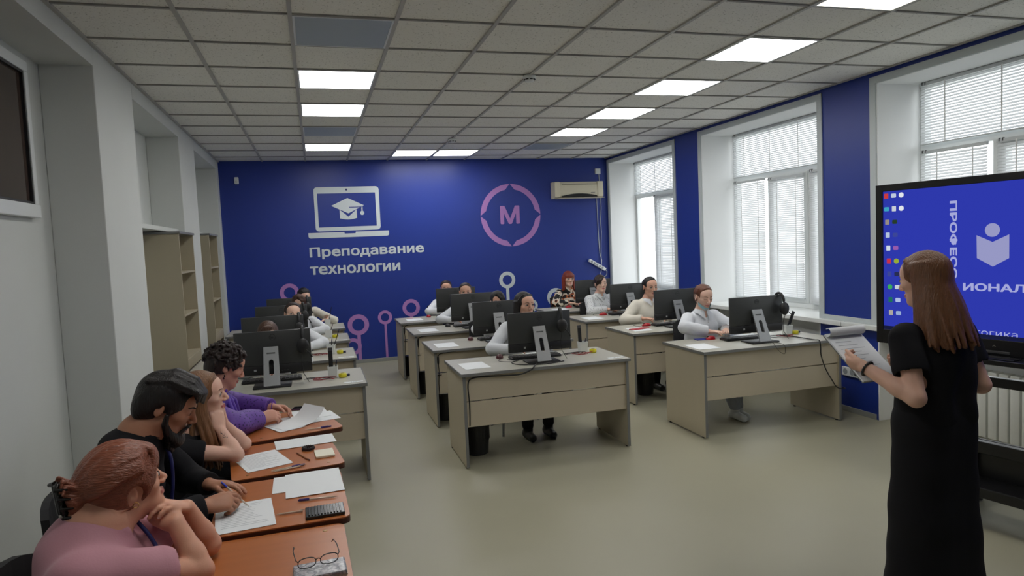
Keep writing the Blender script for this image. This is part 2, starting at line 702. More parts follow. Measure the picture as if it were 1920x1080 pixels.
for i_, r_, lab in ((2, -2, 'lit ceiling panel over the judges tables, out of the picture'), (2, -4, 'added lit ceiling panel beyond the table with eyeglasses, out of the picture'),
                    (7, -4, 'added lit ceiling panel over the standing woman, out of the picture')):
    light(i_, r_, lab)  # unseen panels continuing the light rows, added to brighten the front
smoke(3.0, 1.2, 'larger smoke detector hanging at a grid crossing near mid ceiling')
smoke(3.0, 4.4, 'small smoke detector further back near the rear ceiling lights')

# ------------------------------------------------------------------ painted graphics on the back wall
WHT = mat('white_wall_graphic', lin(205, 214, 218), .5)
PINK = mat('pink_wall_graphic', lin(178, 128, 196), .5)


def wallfr(u, v, d):
    return (u, YW - d, v)


def rrect(x0, z0, x1, z1, r, n=5):
    P = []
    for cx, cz, a0 in ((x1 - r, z1 - r, 0), (x0 + r, z1 - r, 90), (x0 + r, z0 + r, 180), (x1 - r, z0 + r, 270)):
        for k in range(n):
            a = math.radians(a0 + 90 * k / (n - 1))
            P.append((cx + r * math.cos(a), cz + r * math.sin(a)))
    return P


def circ(cx, cz, r, n=48, a0=0, a1=360):
    return [(cx + r * math.cos(math.radians(a0 + (a1 - a0) * k / (n if a1 - a0 == 360 else n - 1))),
             cz + r * math.sin(math.radians(a0 + (a1 - a0) * k / (n if a1 - a0 == 360 else n - 1)))) for k in range(n)]


t = thing('wall_graphic', 'white laptop icon painted on the blue back wall', 'wall graphic', (0, 0, 0))
mb = MB()
mb.band(rrect(1.29, 2.03, 2.245, 2.685, .05), rrect(1.337, 2.088, 2.188, 2.592, .004), wallfr)
mb.build('screen_outline', WHT, t)
mb = MB()
mb.prism([(1.18, 2.01), (1.70, 2.01), (1.705, 1.985), (1.865, 1.985), (1.87, 2.01), (2.365, 2.01), (2.365, 1.955), (2.355, 1.935), (2.335, 1.93), (1.21, 1.93), (1.19, 1.935), (1.18, 1.955)], wallfr)
mb.build('keyboard_base', WHT, t)
MB().prism(circ(1.765, 2.643, .016, 20), wallfr, .0021, .003).build('camera_dot', NAVY, t)
cap = MB()
cap.prism([(1.532, 2.405), (1.774, 2.518), (2.012, 2.403), (1.778, 2.287)], wallfr)
cap.build('cap_board', WHT, t)
capb = MB()
zt = lambda x: 2.365 - .108 * (1 - abs(x - 1.775) / .125)
top = [(1.65 + .25 * k / 10, zt(1.65 + .25 * k / 10) - .02) for k in range(11)]
bot = [(1.65 + .25 * k / 10, 2.215 - .02 * math.sin(PI * k / 10)) for k in range(11)]
capb.prism(bot + top[::-1], wallfr)
capb.build('cap_body', WHT, t)
mb = MB()
mb.prism([(1.79, 2.372), (1.98, 2.372), (1.98, 2.384), (1.79, 2.384)], wallfr, .0021, .003)
mb.build('cap_slit', BLUE, t)
mb = MB()
mb.prism([(1.972, 2.40), (1.990, 2.40), (1.990, 2.30), (1.972, 2.30)], wallfr)
mb.prism(circ(1.981, 2.288, .031, 24), wallfr, 0, .0021)
mb.build('tassel', WHT, t)

t1 = lettering('wall_lettering', 'Преподавание', WHT, lambda u, v, d: wallfr(1.18 + u, 1.652 + v, d), 1.71, .145, .028)
tag(t1, 'first line of white Cyrillic lettering under the laptop icon', 'wall lettering')
t1 = lettering('wall_lettering', 'технологии', WHT, lambda u, v, d: wallfr(1.17 + u, 1.388 + v, d), 1.34, .125, .028, h_chars='н')
tag(t1, 'second, shorter line of white Cyrillic lettering under the laptop icon', 'wall lettering')

t = thing('wall_emblem', 'pink circle with a capital letter painted on the back wall', 'wall graphic', (0, 0, 0))
mb = MB()
for q in range(4):
    o_ = circ(4.323, 2.18, .50, 26, 90 * q + .6, 90 * q + 89.4)
    i_ = circ(4.323, 2.18, .415, 26, 90 * q + 11, 90 * q + 79)
    mb.band(o_, i_, wallfr, closed=False)
mb.build('ring', PINK, t)
lettering('letter', 'М', PINK, lambda u, v, d: wallfr(4.145 + u, 2.04 + v, d), .325, .293, .03, t, h_chars='М')

RINGS = [('pink', 1.826, .592, .16, .052, 'large pink ring on a stalk between the bookcase-side desks and the middle desks'),
         ('pink', 2.234, .677, .108, .034, 'small pink ring on a thin stalk on the bare stretch of back wall'),
         ('pink', 2.643, .797, .135, .05, 'pink ring rising just behind the rearmost middle desk'),
         ('pink', .86, 1.142, .138, .05, 'pink ring partly hidden by the heads on the bookcase side'),
         ('pink', 1.728, .263, .13, .05, 'lowest pink ring, mostly hidden behind the bookcase-side desks'),
         ('white', 4.214, 1.14, .135, .05, 'tallest white ring on a stalk above the monitors of the middle desks'),
         ('white', 5.033, .809, .15, .05, 'white ring beside the woman in the floral blouse'),
         ('white', 4.611, .696, .102, .036, 'small white ring behind the long-haired woman in white')]
for k, (c, x, z, R, sw, lab) in enumerate(RINGS):
    m = PINK if c == 'pink' else WHT
    d1 = .002 + .0004 * k
    t = thing('wall_ring', lab, 'wall graphic', (x, YW, .056), 0, 'rings on stalks along the back wall')
    f2 = lambda u, v, d: (u, -d, v)
    zz = z - .056
    MB().band(circ(0, zz, R, 40), circ(0, zz, R * .58, 40), f2, 0, d1).build('ring', m, t)
    MB().prism([(-sw / 2, 0), (sw / 2, 0), (sw / 2, zz - R * .97), (-sw / 2, zz - R * .97)], f2, 0, d1 - .0004).build('stalk', m, t)

# air conditioner
ACM = mat('cream_plastic', lin(222, 214, 190), .4)
t = thing('air_conditioner', 'cream split air conditioner high on the blue back wall', 'air conditioner', (5.44, YW, 2.42))
prof = [(0, 0), (-.15, 0), (-.195, .03), (-.205, .10), (-.19, .21), (-.17, .255), (-.12, .265), (0, .265)]
n = len(prof)
mb = MB()
V = [(x, y, z) for x in (-.42, .42) for y, z in prof]
mb.add(V, [tuple(range(n)), tuple(range(2 * n - 1, n - 1, -1))] + [(i, (i + 1) % n, n + (i + 1) % n, n + i) for i in range(n)])
mb.build('housing', ACM, t)
for x in (-.42, .32):
    MB().box((x - .002, -.208, .012), (x + .102 if x > 0 else x + .09, -.10, .262), .012).build('end_cap', ACM, t)
mb = MB()
pts = [(-.30 + .6 * k / 12, .035 + .035 * math.sin(PI * k / 12)) for k in range(13)]
mb.prism([(-.31, .012)] + pts + [(.31, .012)], lambda u, v, d: (u, -.197 - d, v), 0, .012)
mb.build('louvre', mat('black_vent', (.01, .01, .01), .7), t)
mb = MB()
mb.box((-.29, -.193, .214), (.33, -.181, .222))
mb.build('intake_slot', mat('cream_shadow_slot', lin(120, 110, 95), .6), t)
MB().box((.20, -.2075, .075), (.27, -.2035, .086)).build('badge', mat('grey_badge', lin(130, 128, 120), .4), t)
MB().box((-.36, -.20, -.004), (.45, -.03, .002)).build('drip_tray', ACM, t)

t = thing('junction_box', 'small white junction box above the air conditioner', 'junction box', (5.853, YW, 2.857))
MB().box((-.045, -.035, -.045), (.045, 0, .045), .005).build('body', PVC, t)
MB().box((-.035, -.04, -.035), (.035, -.034, .035), .003).build('cover', PVC, t)
mb = MB()
mb.tube([(5.875, YW - .008, 2.815), (5.88, YW - .012, 2.70), (5.893, YW - .012, 2.55), (5.89, YW - .012, 2.40), (5.895, YW - .012, 2.25), (5.875, YW - .012, 2.05), (5.885, YW - .012, 1.85), (5.87, YW - .012, 1.65), (5.86, YW - .02, 1.45),
         (5.85, YW - .05, 1.31)], .006, 6)
mb.tube([(5.82, YW - .012, 2.42), (5.825, YW - .008, 2.1), (5.835, YW - .008, 1.7), (5.84, YW - .01, 1.5), (5.87, YW - .02, 1.38), (5.85, YW - .03, 1.2), (5.80, YW - .02, 1.05), (5.79, YW - .02, .6), (5.79, YW - .02, .06)], .006, 6)
tag(mb.build('cable', mat('white_cable', lin(190, 195, 200), .5), None, 60), 'white cables running down the wall from the air conditioner', 'cable')
t = thing('power_strip', 'white power strip hanging askew below the air conditioner', 'power strip', (5.775, YW - .04, 1.305))
t.rotation_euler = (0, math.radians(31), 0)
MB().box((-.17, -.025, -.027), (.17, .022, .027), .008).build('body', PVC, t)
mb = MB()
for k in range(5):
    mb.cyl((-.12 + .055 * k, -.0255, 0), (-.12 + .055 * k, -.0275, 0), .019, n=16)
mb.build('outlet', mat('grey_outlet', lin(150, 155, 158), .5), t)
mb = MB()
mb.tube([(.17, 0, 0), (.21, 0, -.01), (.235, .01, -.06), (.22, .01, -.12)], .005, 6)
mb.build('cord', mat('white_cable', lin(190, 195, 200), .5), t, 60)

t = thing('wall_motion_sensor', 'small white motion sensor high in the back wall corner', 'motion sensor', (.237, YW, 2.80))
MB().box((-.03, -.045, -.05), (.03, -.01, .05), .01).build('housing', PVC, t)
MB().box((-.012, -.012, -.02), (.012, 0, .02)).build('bracket', PVC, t)
MB().sphere((0, -.04, -.015), (.022, .012, .02), 12, 8).build('lens', mat('sensor_lens', lin(200, 200, 200), .3), t, 40)

t = thing('wall_socket', 'triple white wall socket low on the blue pier', 'socket', (XR, 1.075, .385))
MB().box((-.018, -.13, -.042), (0, .13, .042), .006).build('plate', PVC, t)
mb = MB()
for k in (-1, 0, 1):
    mb.cyl((-.0185, k * .083, 0), (-.0205, k * .083, 0), .027, n=20)
mb.build('outlet', mat('grey_outlet', lin(150, 155, 158), .5), t)
MB().cyl((-.02, -.083, 0), (-.055, -.083, 0), .02, .017).build('plug', mat('black_plastic', (.012, .012, .013), .45), t, 40)
# ------------------------------------------------------------------ furniture
LAM = mat('pale_ash_laminate', lin(184, 175, 153), .5, var=.07, vs=5, stretch=(1, 1, .12), bump=.02, bs=80)
LAMH = mat('pale_ash_laminate_across', lin(190, 179, 157), .5, var=.08, vs=5, stretch=(.12, 1, 1), bump=.02, bs=80)
TOPM = mat('grey_beige_desktop', lin(176, 174, 162), .32, var=.05, vs=3)
EDGE = mat('grey_edge_band', lin(120, 121, 120), .45)
BLACKP = mat('black_plastic', (.012, .012, .013), .45)
GRAPH = mat('graphite_plastic', lin(56, 58, 58), .42, var=.05, vs=30)
SILVER = mat('silver_plastic', lin(140, 142, 144), .35, metal=.3)
STEEL = mat('grey_steel', lin(140, 143, 146), .35, metal=.6)
PAPER = mat('white_paper', lin(226, 230, 232), .7)
REDP = mat('red_plastic', lin(170, 20, 32), .35)
DREDP = mat('dark_red_plastic', lin(70, 14, 22), .35)
WPLAST = mat('white_cup_plastic', lin(220, 224, 222), .4)
YEL = mat('yellow_tape', lin(214, 204, 40), .4)
CHBLK = mat('black_fabric', (.016, .016, .018), .85, bump=.1, bs=300)

DC = {'mid': (2.98, [1.30, 2.59, 3.89, 5.13]), 'win': (5.04, [1.235, 2.55, 3.83, 5.07]), 'book': (.86, [1.34, 2.59, 3.86, 5.08])}
NTH = ['front', 'second', 'third', 'rearmost']
CN = {'mid': 'middle column', 'win': 'window-side column', 'book': 'bookcase-side column'}


def desk_of(c, i):
    return NTH[i] + ' desk of the ' + CN[c]


def make_desk(label, loc):
    t = thing('computer_desk', label, 'desk', loc, 0, 'computer desks in three columns')
    MB().box((-.705, -.348, .7275), (.705, .348, .75), .002).build('desktop', TOPM, t)
    mb = MB()
    mb.box((-.711, -.355, .7265), (.711, -.348, .7508), .0015)
    mb.box((-.711, .348, .7265), (.711, .355, .7508), .0015)
    mb.box((-.711, -.348, .7265), (-.705, .348, .7508), .0015)
    mb.box((.705, -.348, .7265), (.711, .348, .7508), .0015)
    mb.build('edge_band', EDGE, t)
    for s in (-1, 1):
        p = MB().box((s * .685 - .011, -.33, .012), (s * .685 + .011, .33, .7265), .0012).build('side_panel', LAM, t)
        mb = MB()
        mb.box((s * .685 - .0115, -.3325, .012), (s * .685 + .0115, -.3301, .7265))
        mb.build('panel_edge', EDGE, p)
        mb = MB()
        for y in (-.28, .28):
            mb.cyl((s * .685, y, 0), (s * .685, y, .0125), .012, n=12)
        mb.build('glide_foot', BLACKP, p)
    MB().box((-.674, -.315, .532), (.674, -.297, .7265), .0012).build('modesty_panel', LAMH, t)
    MB().box((-.674, -.315, .325), (.674, -.297, .522), .0012).build('modesty_panel', LAMH, t)
    return t


_d0 = None
for c in DC:
    for i in range(4):
        lab = 'pale laminate ' + desk_of(c, i)
        loc = (DC[c][0], DC[c][1][i], 0)
        if _d0 is None:
            _d0 = make_desk(lab, loc)
        else:
            dup(_d0, loc, None, lab)

# white number stickers on desk corners
_s = None
for c, idx in (('mid', [0]), ('book', [0, 1, 2, 3])):
    for i in idx:
        loc = (DC[c][0] + .615, DC[c][1][i] - .27, .7512)
        lab = 'white paper sticker on the corner of the ' + desk_of(c, i)
        if _s is None:
            mb = MB().box((-.07, -.022, 0), (.07, .022, .0008))
            _s = tag(mb.build('desk_sticker', PAPER, None, None, loc), lab, 'sticker', 'stickers on desk corners')
            mk = MB()
            for k in range(3):
                mk.box((-.02 + k * .016, -.008, .0008), (-.01 + k * .016, .008, .0011))
            mk.build('print', mat('faded_print', lin(165, 170, 175), .6), _s)
        else:
            dup(_s, loc, None, lab)


def make_chair(label, loc, rz, w=.46):
    t = thing('office_chair', label, 'chair', loc, rz, 'black chairs at the desks')
    h = w / 2
    mb = MB()
    mb.box((-h, -.19, .425), (h, .19, .475), .02)
    mb.build('seat', CHBLK, t, 40)
    mb = MB()
    n = 9
    for k in range(n - 1):
        a0, a1 = -1 + 2 * k / (n - 1), -1 + 2 * (k + 1) / (n - 1)
        for z0, z1 in ((.58, .88),):
            y0, y1 = .205 - .04 * a0 * a0, .205 - .04 * a1 * a1
            x0, x1 = a0 * h * .95, a1 * h * .95
            zt0, zt1 = z1 - .03 * a0 ** 4, z1 - .03 * a1 ** 4
            mb.add([(x0, y0, z0), (x1, y1, z0), (x1, y1 + .02, zt1), (x0, y0 + .02, zt0), (x0, y0 + .03, z0), (x1, y1 + .03, z0), (x1, y1 + .047, zt1), (x0, y0 + .047, zt0)],
                   [(0, 1, 2, 3), (7, 6, 5, 4), (3, 2, 6, 7), (4, 5, 1, 0)] + ([(0, 3, 7, 4)] if k == 0 else []) + ([(1, 5, 6, 2)] if k == n - 2 else []))
    mb.build('backrest', CHBLK, t, 50)
    for s in (-1, 1):
        MB().tube([(s * (h - .02), -.18, .43), (s * (h + .005), -.20, 0)], .011, 10).build('leg', STEEL, t, 40)
        MB().tube([(s * (h - .02), .17, .43), (s * (h + .005), .215, 0)], .011, 10).build('leg', STEEL, t, 40)
        MB().tube([(s * (h - .03), .14, .425), (s * (h - .03), .21, .46), (s * (h - .03), .225, .56), (s * (h - .03), .235, .70)], .009, 8).build('back_support', STEEL, t, 40)
    MB().tube([(-h + .02, -.18, .418), (h - .02, -.18, .418)], .009, 8).build('stretcher', STEEL, t, 40)
    return t


_c0 = None
CHX = {'mid': [3.02, 3.10, 3.03, 3.03], 'win': [4.93, 5.02, 4.95, 4.95], 'book': [.82, .96, .98, .98]}
for c in DC:
    for i in range(4):
        loc = (CHX[c][i], DC[c][1][i] + .625, 0)
        lab = 'black grey-legged chair at the ' + desk_of(c, i)
        if _c0 is None:
            _c0 = make_chair(lab, loc, 0)
        else:
            dup(_c0, loc, None, lab)

# ---------------------------------------------------------------- computers
LOGOM = mat('faint_logo_grey', lin(36, 38, 39), .35)


def make_computer(label, loc):
    t = thing('desktop_computer', label, 'computer', loc, 0, 'black all-in-one computers on the desks')
    mb = MB()
    mb.box((-.2725, -.014, .150), (.2725, .014, .405), .004)
    mb.build('housing', GRAPH, t, 40)
    mb = MB()
    mb.box((-.2725, -.016, .080), (.2725, .016, .1495), .004)
    mb.build('lower_band', BLACKP, t, 40)
    MB().box((-.262, .0142, .155), (.262, .0150, .396)).build('screen', mat('dark_screen_glass', (.006, .006, .008), .12), t)
    f = lambda u, v, d: (-u, -.014 - d, v)
    lg = MB().band(circ(0, .358, .0235, 32), circ(0, .358, .0195, 32), lambda u, v, d: (u, -.014 - d, v), 0, .0012).build('logo_ring', LOGOM, t)
    lettering('logo_letters', 'DELL', LOGOM, lambda u, v, d: (u - .0155, -.014 - d, v + .353), .031, .0105, .02, lg, .0012, 'D')
    mb = MB()
    mb.box((-.145, -.0168, .108), (-.127, -.0158, .124))
    mb.build('sticker', mat('silver_sticker', lin(170, 172, 172), .3), t)
    mb = MB()
    for k in range(3):
        mb.box((.05 + .02 * k, -.0166, .10), (.062 + .02 * k, -.0158, .106))
    mb.build('port', mat('grey_port', lin(70, 72, 74), .4), t)
    # easel leg with a slot
    L = .30
    ang = math.radians(24)
    w, wb = .052, .058
    o_ = [(-wb, 0), (wb, 0), (w, L), (-w, L)]

    def fe(u, v, d):
        return (u - .015, -.150 + math.sin(ang) * v - math.cos(ang) * d, .012 + math.cos(ang) * v + math.sin(ang) * d)
    outer = []
    inner = rrect(-.017, .08, .017, .20, .0168, 6)
    for (iu, iv) in inner:
        a = math.atan2(iv - .14, iu * 2.2)
        # ray from slot centre to the plate edge
        du, dv = math.cos(a), math.sin(a)
        ts = []
        for q in range(4):
            (ax, ay), (bx, by) = o_[q], o_[(q + 1) % 4]
            ex, ey = bx - ax, by - ay
            den = du * ey - dv * ex
            if abs(den) > 1e-9:
                tt = (ax * ey - (ay - .14) * ex) / den
                ss = (ax * dv - (ay - .14) * du) / den
                if tt > 0 and -1e-6 <= ss <= 1 + 1e-6:
                    ts.append(tt)
        tt = min(ts)
        outer.append((du * tt, .14 + dv * tt))
    # snap the four corners
    for cx, cy in o_:
        j = min(range(len(outer)), key=lambda k: (outer[k][0] - cx) ** 2 + (outer[k][1] - cy) ** 2)
        outer[j] = (cx, cy)
    s = MB().band(outer, inner, fe, 0, .012).build('easel_stand', SILVER, t)
    mb = MB()
    mb.prism([(-.03, .245), (.03, .245), (.03, .255), (-.03, .255)], fe, .0121, .014)
    mb.build('release_latch', GRAPH, s)
    MB().box((-.15, -.17, 0), (.12, .02, .013), .005).build('base_plate', BLACKP, t, 40)
    MB().box((-.06, -.02, .16), (.03, -.012, .22), .003).build('stand_mount', BLACKP, t)
    return t


_m0 = None
MX = {'mid': [.03, .03, .06, .10], 'win': [.02, -.03, .03, .05], 'book': [.05, -.02, .0, .04]}
for c in DC:
    for i in range(4):
        loc = (DC[c][0] + MX[c][i], DC[c][1][i] - .05, .7508)
        lab = 'black all-in-one computer on the ' + desk_of(c, i)
        if _m0 is None:
            _m0 = make_computer(lab, loc)
        else:
            dup(_m0, loc, None, lab)


def make_keyboard(label, loc, rz):
    t = thing('keyboard', label, 'keyboard', loc, rz, 'black keyboards on the desks')
    MB().box((-.22, -.065, 0), (.22, .065, .018), .004).build('case', BLACKP, t, 40)
    mb = MB()
    for r in range(5):
        for k in range(15):
            mb.box((-.212 + .0285 * k, -.056 + .0225 * r, .0175), (-.212 + .0285 * k + .024, -.056 + .0225 * r + .018, .0235))
    mb.build('keys', mat('dark_keys', (.02, .02, .022), .5), t)
    return t


_k0 = None
KX = {'mid': [.03, .06, .06, .07], 'win': [.0, -.02, .04, .05], 'book': [.02, .02, .02, .02]}
for c in DC:
    for i in range(4):
        loc = (DC[c][0] + KX[c][i], DC[c][1][i] + .10, .7518)
        lab = 'black keyboard on the ' + desk_of(c, i)
        rz = rng.uniform(-.06, .02)
        if _k0 is None:
            _k0 = make_keyboard(lab, loc, rz)
        else:
            dup(_k0, loc, rz, lab)


def make_mouse(label, loc, rz, m):
    t = thing('computer_mouse', label, 'mouse', loc, rz, 'computer mice on the desks')
    mb = MB()
    n, mm = 18, 8
    V = []
    for i in range(mm + 1):
        a = PI / 2 * i / mm
        for k in range(n):
            b = 2 * PI * k / n
            x = .031 * math.cos(b) * math.cos(a) ** .6
            y = .053 * math.sin(b) * math.cos(a) ** .6
            V.append((x, y, .034 * math.sin(a) * (1 - .25 * (y / .053) ** 2 - .12 * y / .053) + .0))
    F = [tuple(range(n))[::-1]]
    for i in range(mm):
        for k in range(n):
            k2 = (k + 1) % n
            F.append((i * n + k, i * n + k2, (i + 1) * n + k2, (i + 1) * n + k))
    mb.add(V, F)
    mb.build('shell', m, t, 50)
    MB().cyl((-.005, .028, .026), (.005, .028, .026), .009, n=14).build('scroll_wheel', BLACKP, t, 40)
    MB().tube([(0, .052, .006), (.005, .08, .003), (.03, .11, .003), (.08, .12, .003), (.12, .10, .003)], .002, 6).build('cord', BLACKP, t, 60)
    return t


MICE = [('mid', 0, -.25, .22, DREDP, 'dark red mouse on the '), ('mid', 1, -.23, .16, DREDP, 'dark red mouse on the '), ('mid', 2, -.22, .17, BLACKP, 'black mouse on the '), ('mid', 3, -.25, .2, REDP, 'red mouse on the '),
        ('win', 0, -.27, .24, REDP, 'red mouse on the '), ('win', 1, -.30, .15, REDP, 'red mouse on the '), ('win', 2, -.25, .17, REDP, 'red mouse on the '), ('win', 3, -.25, .17, REDP, 'red mouse on the '),
        ('book', 3, .38, .02, DREDP, 'dark red mouse beside the elbow at the ')]
for c, i, dx, dy, m, lab in MICE:
    make_mouse(lab + desk_of(c, i), (DC[c][0] + dx, DC[c][1][i] + dy, .751), rng.uniform(-.5, .5) + (1.2 if c == 'win' else 0), m)


def make_headset(label, loc, rz, m2=None):
    """hung over a monitor corner: origin at the middle of the band on top of the screen"""
    t = thing('headset', label, 'headset', loc, rz, 'headsets hung on computer corners')
    pts = []
    for k in range(17):
        a = PI * k / 16
        pts.append((0, -.062 * math.cos(a), -.052 + .075 * math.sin(a)))
    mb = MB()
    mb.tube(pts, [.012] * 17, 8)
    mb.build('headband', BLACKP, t, 60)
    for s in (-1, 1):
        e = MB()
        e.sphere((0, s * .072, -.115), (.046, .024, .058), 18, 12)
        c_ = e.build('ear_cup', m2 or BLACKP, t, 60)
        MB().sphere((0, s * .056, -.115), (.042, .018, .052), 18, 12).build('ear_pad', CHBLK, c_, 60)
        MB().tube([(0, s * .062, -.05), (0, s * .072, -.08)], .008, 8).build('slider', BLACKP, t, 60)
    MB().tube([(.02, -.09, -.14), (.05, -.10, -.17), (.06, -.09, -.20)], [.004, .004, .008], 8).build('microphone', BLACKP, t, 60)
    MB().tube([(-.005, -.085, -.165), (-.012, -.06, -.24), (-.008, -.06, -.32), (.03, -.08, -.39)], .0025, 6).build('cord', BLACKP, t, 60)
    return t


HS = [('mid', 0, .19, None), ('win', 0, .25, None), ('win', 1, .255, DREDP), ('win', 2, .25, None), ('book', 0, .215, None), ('book', 1, .235, None), ('book', 2, .23, None), ('book', 3, .22, None)]
for c, i, dx, m2 in HS:
    make_headset(('red and black' if m2 else 'black') + ' headset hung on the computer of the ' + desk_of(c, i),
                 (DC[c][0] + MX[c][i] + dx, DC[c][1][i] - .05, 1.148), rng.uniform(-.25, .25), m2)


def make_cup(label, loc):
    t = thing('pen_cup', label, 'pen cup', loc, rng.uniform(-.2, .2), 'white pen cups on the desks')
    mb = MB()
    w = .037
    H = .088
    k = .85
    for sx, sy in ((1, 0), (-1, 0), (0, 1), (0, -1)):
        pass
    V = []
    for z, q in ((0, w * k), (H, w), (H, w - .0035), (.005, w * k - .0035)):
        V += [(-q, -q, z), (q, -q, z), (q, q, z), (-q, q, z)]
    F = [(3, 2, 1, 0)]
    for l in range(3):
        for e in range(4):
            e2 = (e + 1) % 4
            F.append((l * 4 + e, l * 4 + e2, (l + 1) * 4 + e2, (l + 1) * 4 + e))
    F.append((12, 13, 14, 15))
    mb.add(V, F)
    mb.build('cup_wall', WPLAST, t)
    mb = MB()
    mb.box((-w - .001, -w - .001, H - .012), (w + .001, -w + .002, H))
    mb.box((-w - .001, w - .002, H - .012), (w + .001, w + .001, H))
    mb.box((-w - .001, -w, H - .012), (-w + .002, w, H))
    mb.box((w - .002, -w, H - .012), (w + .001, w, H))
    mb.build('rim', WPLAST, t)
    return t


CUPS = [('mid', 0, .50, .17), ('win', 0, .50, .14), ('book', 0, .475, .01), ('book', 1, .49, .02), ('book', 2, .49, .02), ('book', 3, .50, .04)]
for c, i, dx, dy in CUPS:
    x, y = DC[c][0] + dx, DC[c][1][i] + dy
    make_cup('white square pen cup on the ' + desk_of(c, i), (x, y, .751))
    if i == 0:
        lean = {'mid': -.04, 'win': .42, 'book': 0.0}[c]
        t = thing('ruler', 'black ruler standing in the white cup on the ' + desk_of(c, i), 'ruler', (x - (.012 if c != 'win' else .0), y + .018, .757))
        t.rotation_euler = (0, lean, 0)
        MB().box((-.016, -.003, 0), (.016, .003, .225), .001).build('blade', BLACKP, t)
        MB().box((-.0165, -.0035, .20), (.0165, .0035, .2255), .001).build('end_band', mat('dark_grey_plastic', (.06, .06, .065), .5), t)
    pens = {('book', 0): [(.014, .0, .35, .13)], ('book', 1): [(.01, -.012, .55, .24), (-.012, .01, .2, .14)], ('book', 2): [(.01, .01, .5, .15)], ('book', 3): [(.01, 0, .38, .25)], ('mid', 0): [(.02, -.01, .3, .11)],
            ('win', 0): []}[(c, i)]
    for dx2, dy2, ln, L in pens:
        t = thing('pen', 'dark %s pen leaning in the white cup on the %s' % ('long' if L > .2 else 'short', desk_of(c, i)), 'pen', (x + dx2 * .4, y + dy2 * .6, .7575))
        t.rotation_euler = (0, ln * .62, 0)
        MB().tube([(0, 0, 0), (0, 0, .012), (0, 0, L * .75)], [.001, .0035, .0038], 8).build('barrel', BLACKP, t, 40)
        MB().tube([(0, 0, L * .75), (0, 0, L)], [.0044, .0036], 8).build('cap', mat('dark_blue_plastic', lin(20, 22, 60), .4), t, 40)

TP = [('mid', 0, .555, .07), ('win', 0, .575, .12), ('book', 0, .545, -.03), ('book', 1, .57, -.01), ('book', 2, .56, .0)]
_t = None
for c, i, dx, dy in TP:
    loc = (DC[c][0] + dx, DC[c][1][i] + dy, .751)
    lab = 'yellow tape measure on the ' + desk_of(c, i)
    if _t is None:
        _t = thing('tape_measure', lab, 'tape measure', loc, .5, 'yellow tape measures on the desks')
        MB().lathe([(.026, 0), (.031, .006), (.031, .026), (.026, .032)], 24).build('case', YEL, _t, 40)
        MB().lathe([(.016, .0321), (.014, .0345)], 20).build('hub', mat('dark_yellow', lin(150, 140, 30), .5), _t, 40)
        MB().tube([(.026, .01, .012), (.05, .022, .014)], [.008, .011], 8).build('tab', mat('dark_blue_plastic', lin(20, 22, 60), .4), _t, 40)
    else:
        dup(_t, loc, rng.uniform(-.6, .9), lab)

# papers
_p = None


def paper(label, x, y, z, rz, w=.21, h=.297, cat='paper', lines=0, group='blank paper sheets on the desks'):
    t = MB().box((-w / 2, -h / 2, 0), (w / 2, h / 2, .0012)).build('paper_sheet', PAPER, None, None, (x, y, z))
    t.rotation_euler = (0, 0, rz)
    tag(t, label, cat, group)
    if lines:
        mb = MB()
        r2 = random.Random(int(x * 1000))
        for k in range(lines):
            yy = h / 2 - .03 - k * (h - .06) / max(lines, 1)
            mb.box((-w / 2 + .02, yy, .00125), (-w / 2 + .02 + (w - .04) * r2.uniform(.45, 1.), yy + .0022, .0014))
        mb.build('print', mat('faint_text', lin(150, 156, 165), .7), t)
    return t


PP = [('mid', 0, -.535, -.03, .03), ('mid', 1, -.53, -.05, .0), ('mid', 2, -.50, -.05, .02), ('mid', 3, -.48, .0, 0), ('win', 0, -.56, -.08, -.06), ('win', 1, -.50, -.06, -.05), ('win', 2, -.50, -.06, 0), ('win', 3, -.45, -.02, 0),
      ('book', 3, -.45, .1, .1)]
for c, i, dx, dy, rz in PP:
    paper('blank white sheet lying flat on the ' + desk_of(c, i), DC[c][0] + dx, DC[c][1][i] + dy, .7512, rz)
for c, i, dx, dy, rz in (('mid', 0, .12, .20, .04), ('win', 0, .10, .21, -.02), ('win', 1, .13, .205, .03), ('win', 2, .20, .205, .0), ('win', 3, .1, .20, .05), ('mid', 3, .05, .20, .0), ('mid', 2, .1, .21, .0)):
    p = paper('white worksheet beyond the keyboard on the ' + desk_of(c, i), DC[c][0] + dx + .02, DC[c][1][i] + dy + .05, .7512, rz + PI / 2, lines=10, group='worksheets by the keyboards')

# single objects on desks
t = MB().box((-.065, -.045, 0), (.065, .045, .006), .002).build('notebook', mat('blue_cover', lin(40, 50, 130), .5), None, None, (4.70, 1.51, .751))
t.rotation_euler = (0, 0, -.15)
tag(t, 'small blue booklet on the front desk of the window-side column', 'booklet')
t = MB().box((-.11, -.04, 0), (.11, .04, .008), .002).build('phone_case', mat('red_cover', lin(170, 22, 40), .4), None, None, (4.55, 2.50, .7527))
t.rotation_euler = (0, 0, .25)
tag(t, 'flat red case on the second desk of the window-side column', 'case')
t = MB().box((-.04, -.015, 0), (.04, .015, .008), .002).build('eraser', mat('pink_rubber', lin(205, 150, 165), .6), None, None, (2.46, 5.29, .751))
tag(t, 'small pink eraser on the rearmost desk of the middle column', 'eraser')
t = MB().box((-.12, -.08, 0), (.12, .08, .02), .004).build('notebook', BLACKP, None, None, (.36, 2.80, .751))
tag(t, 'black notebook by the bookcase on the second desk of the bookcase-side column', 'notebook')
paper('white sheet on the wall end of the second desk of the bookcase-side column', .42, 2.56, .7512, .3)

# cables on the desks
RC = mat('red_cable', lin(140, 26, 30), .5)


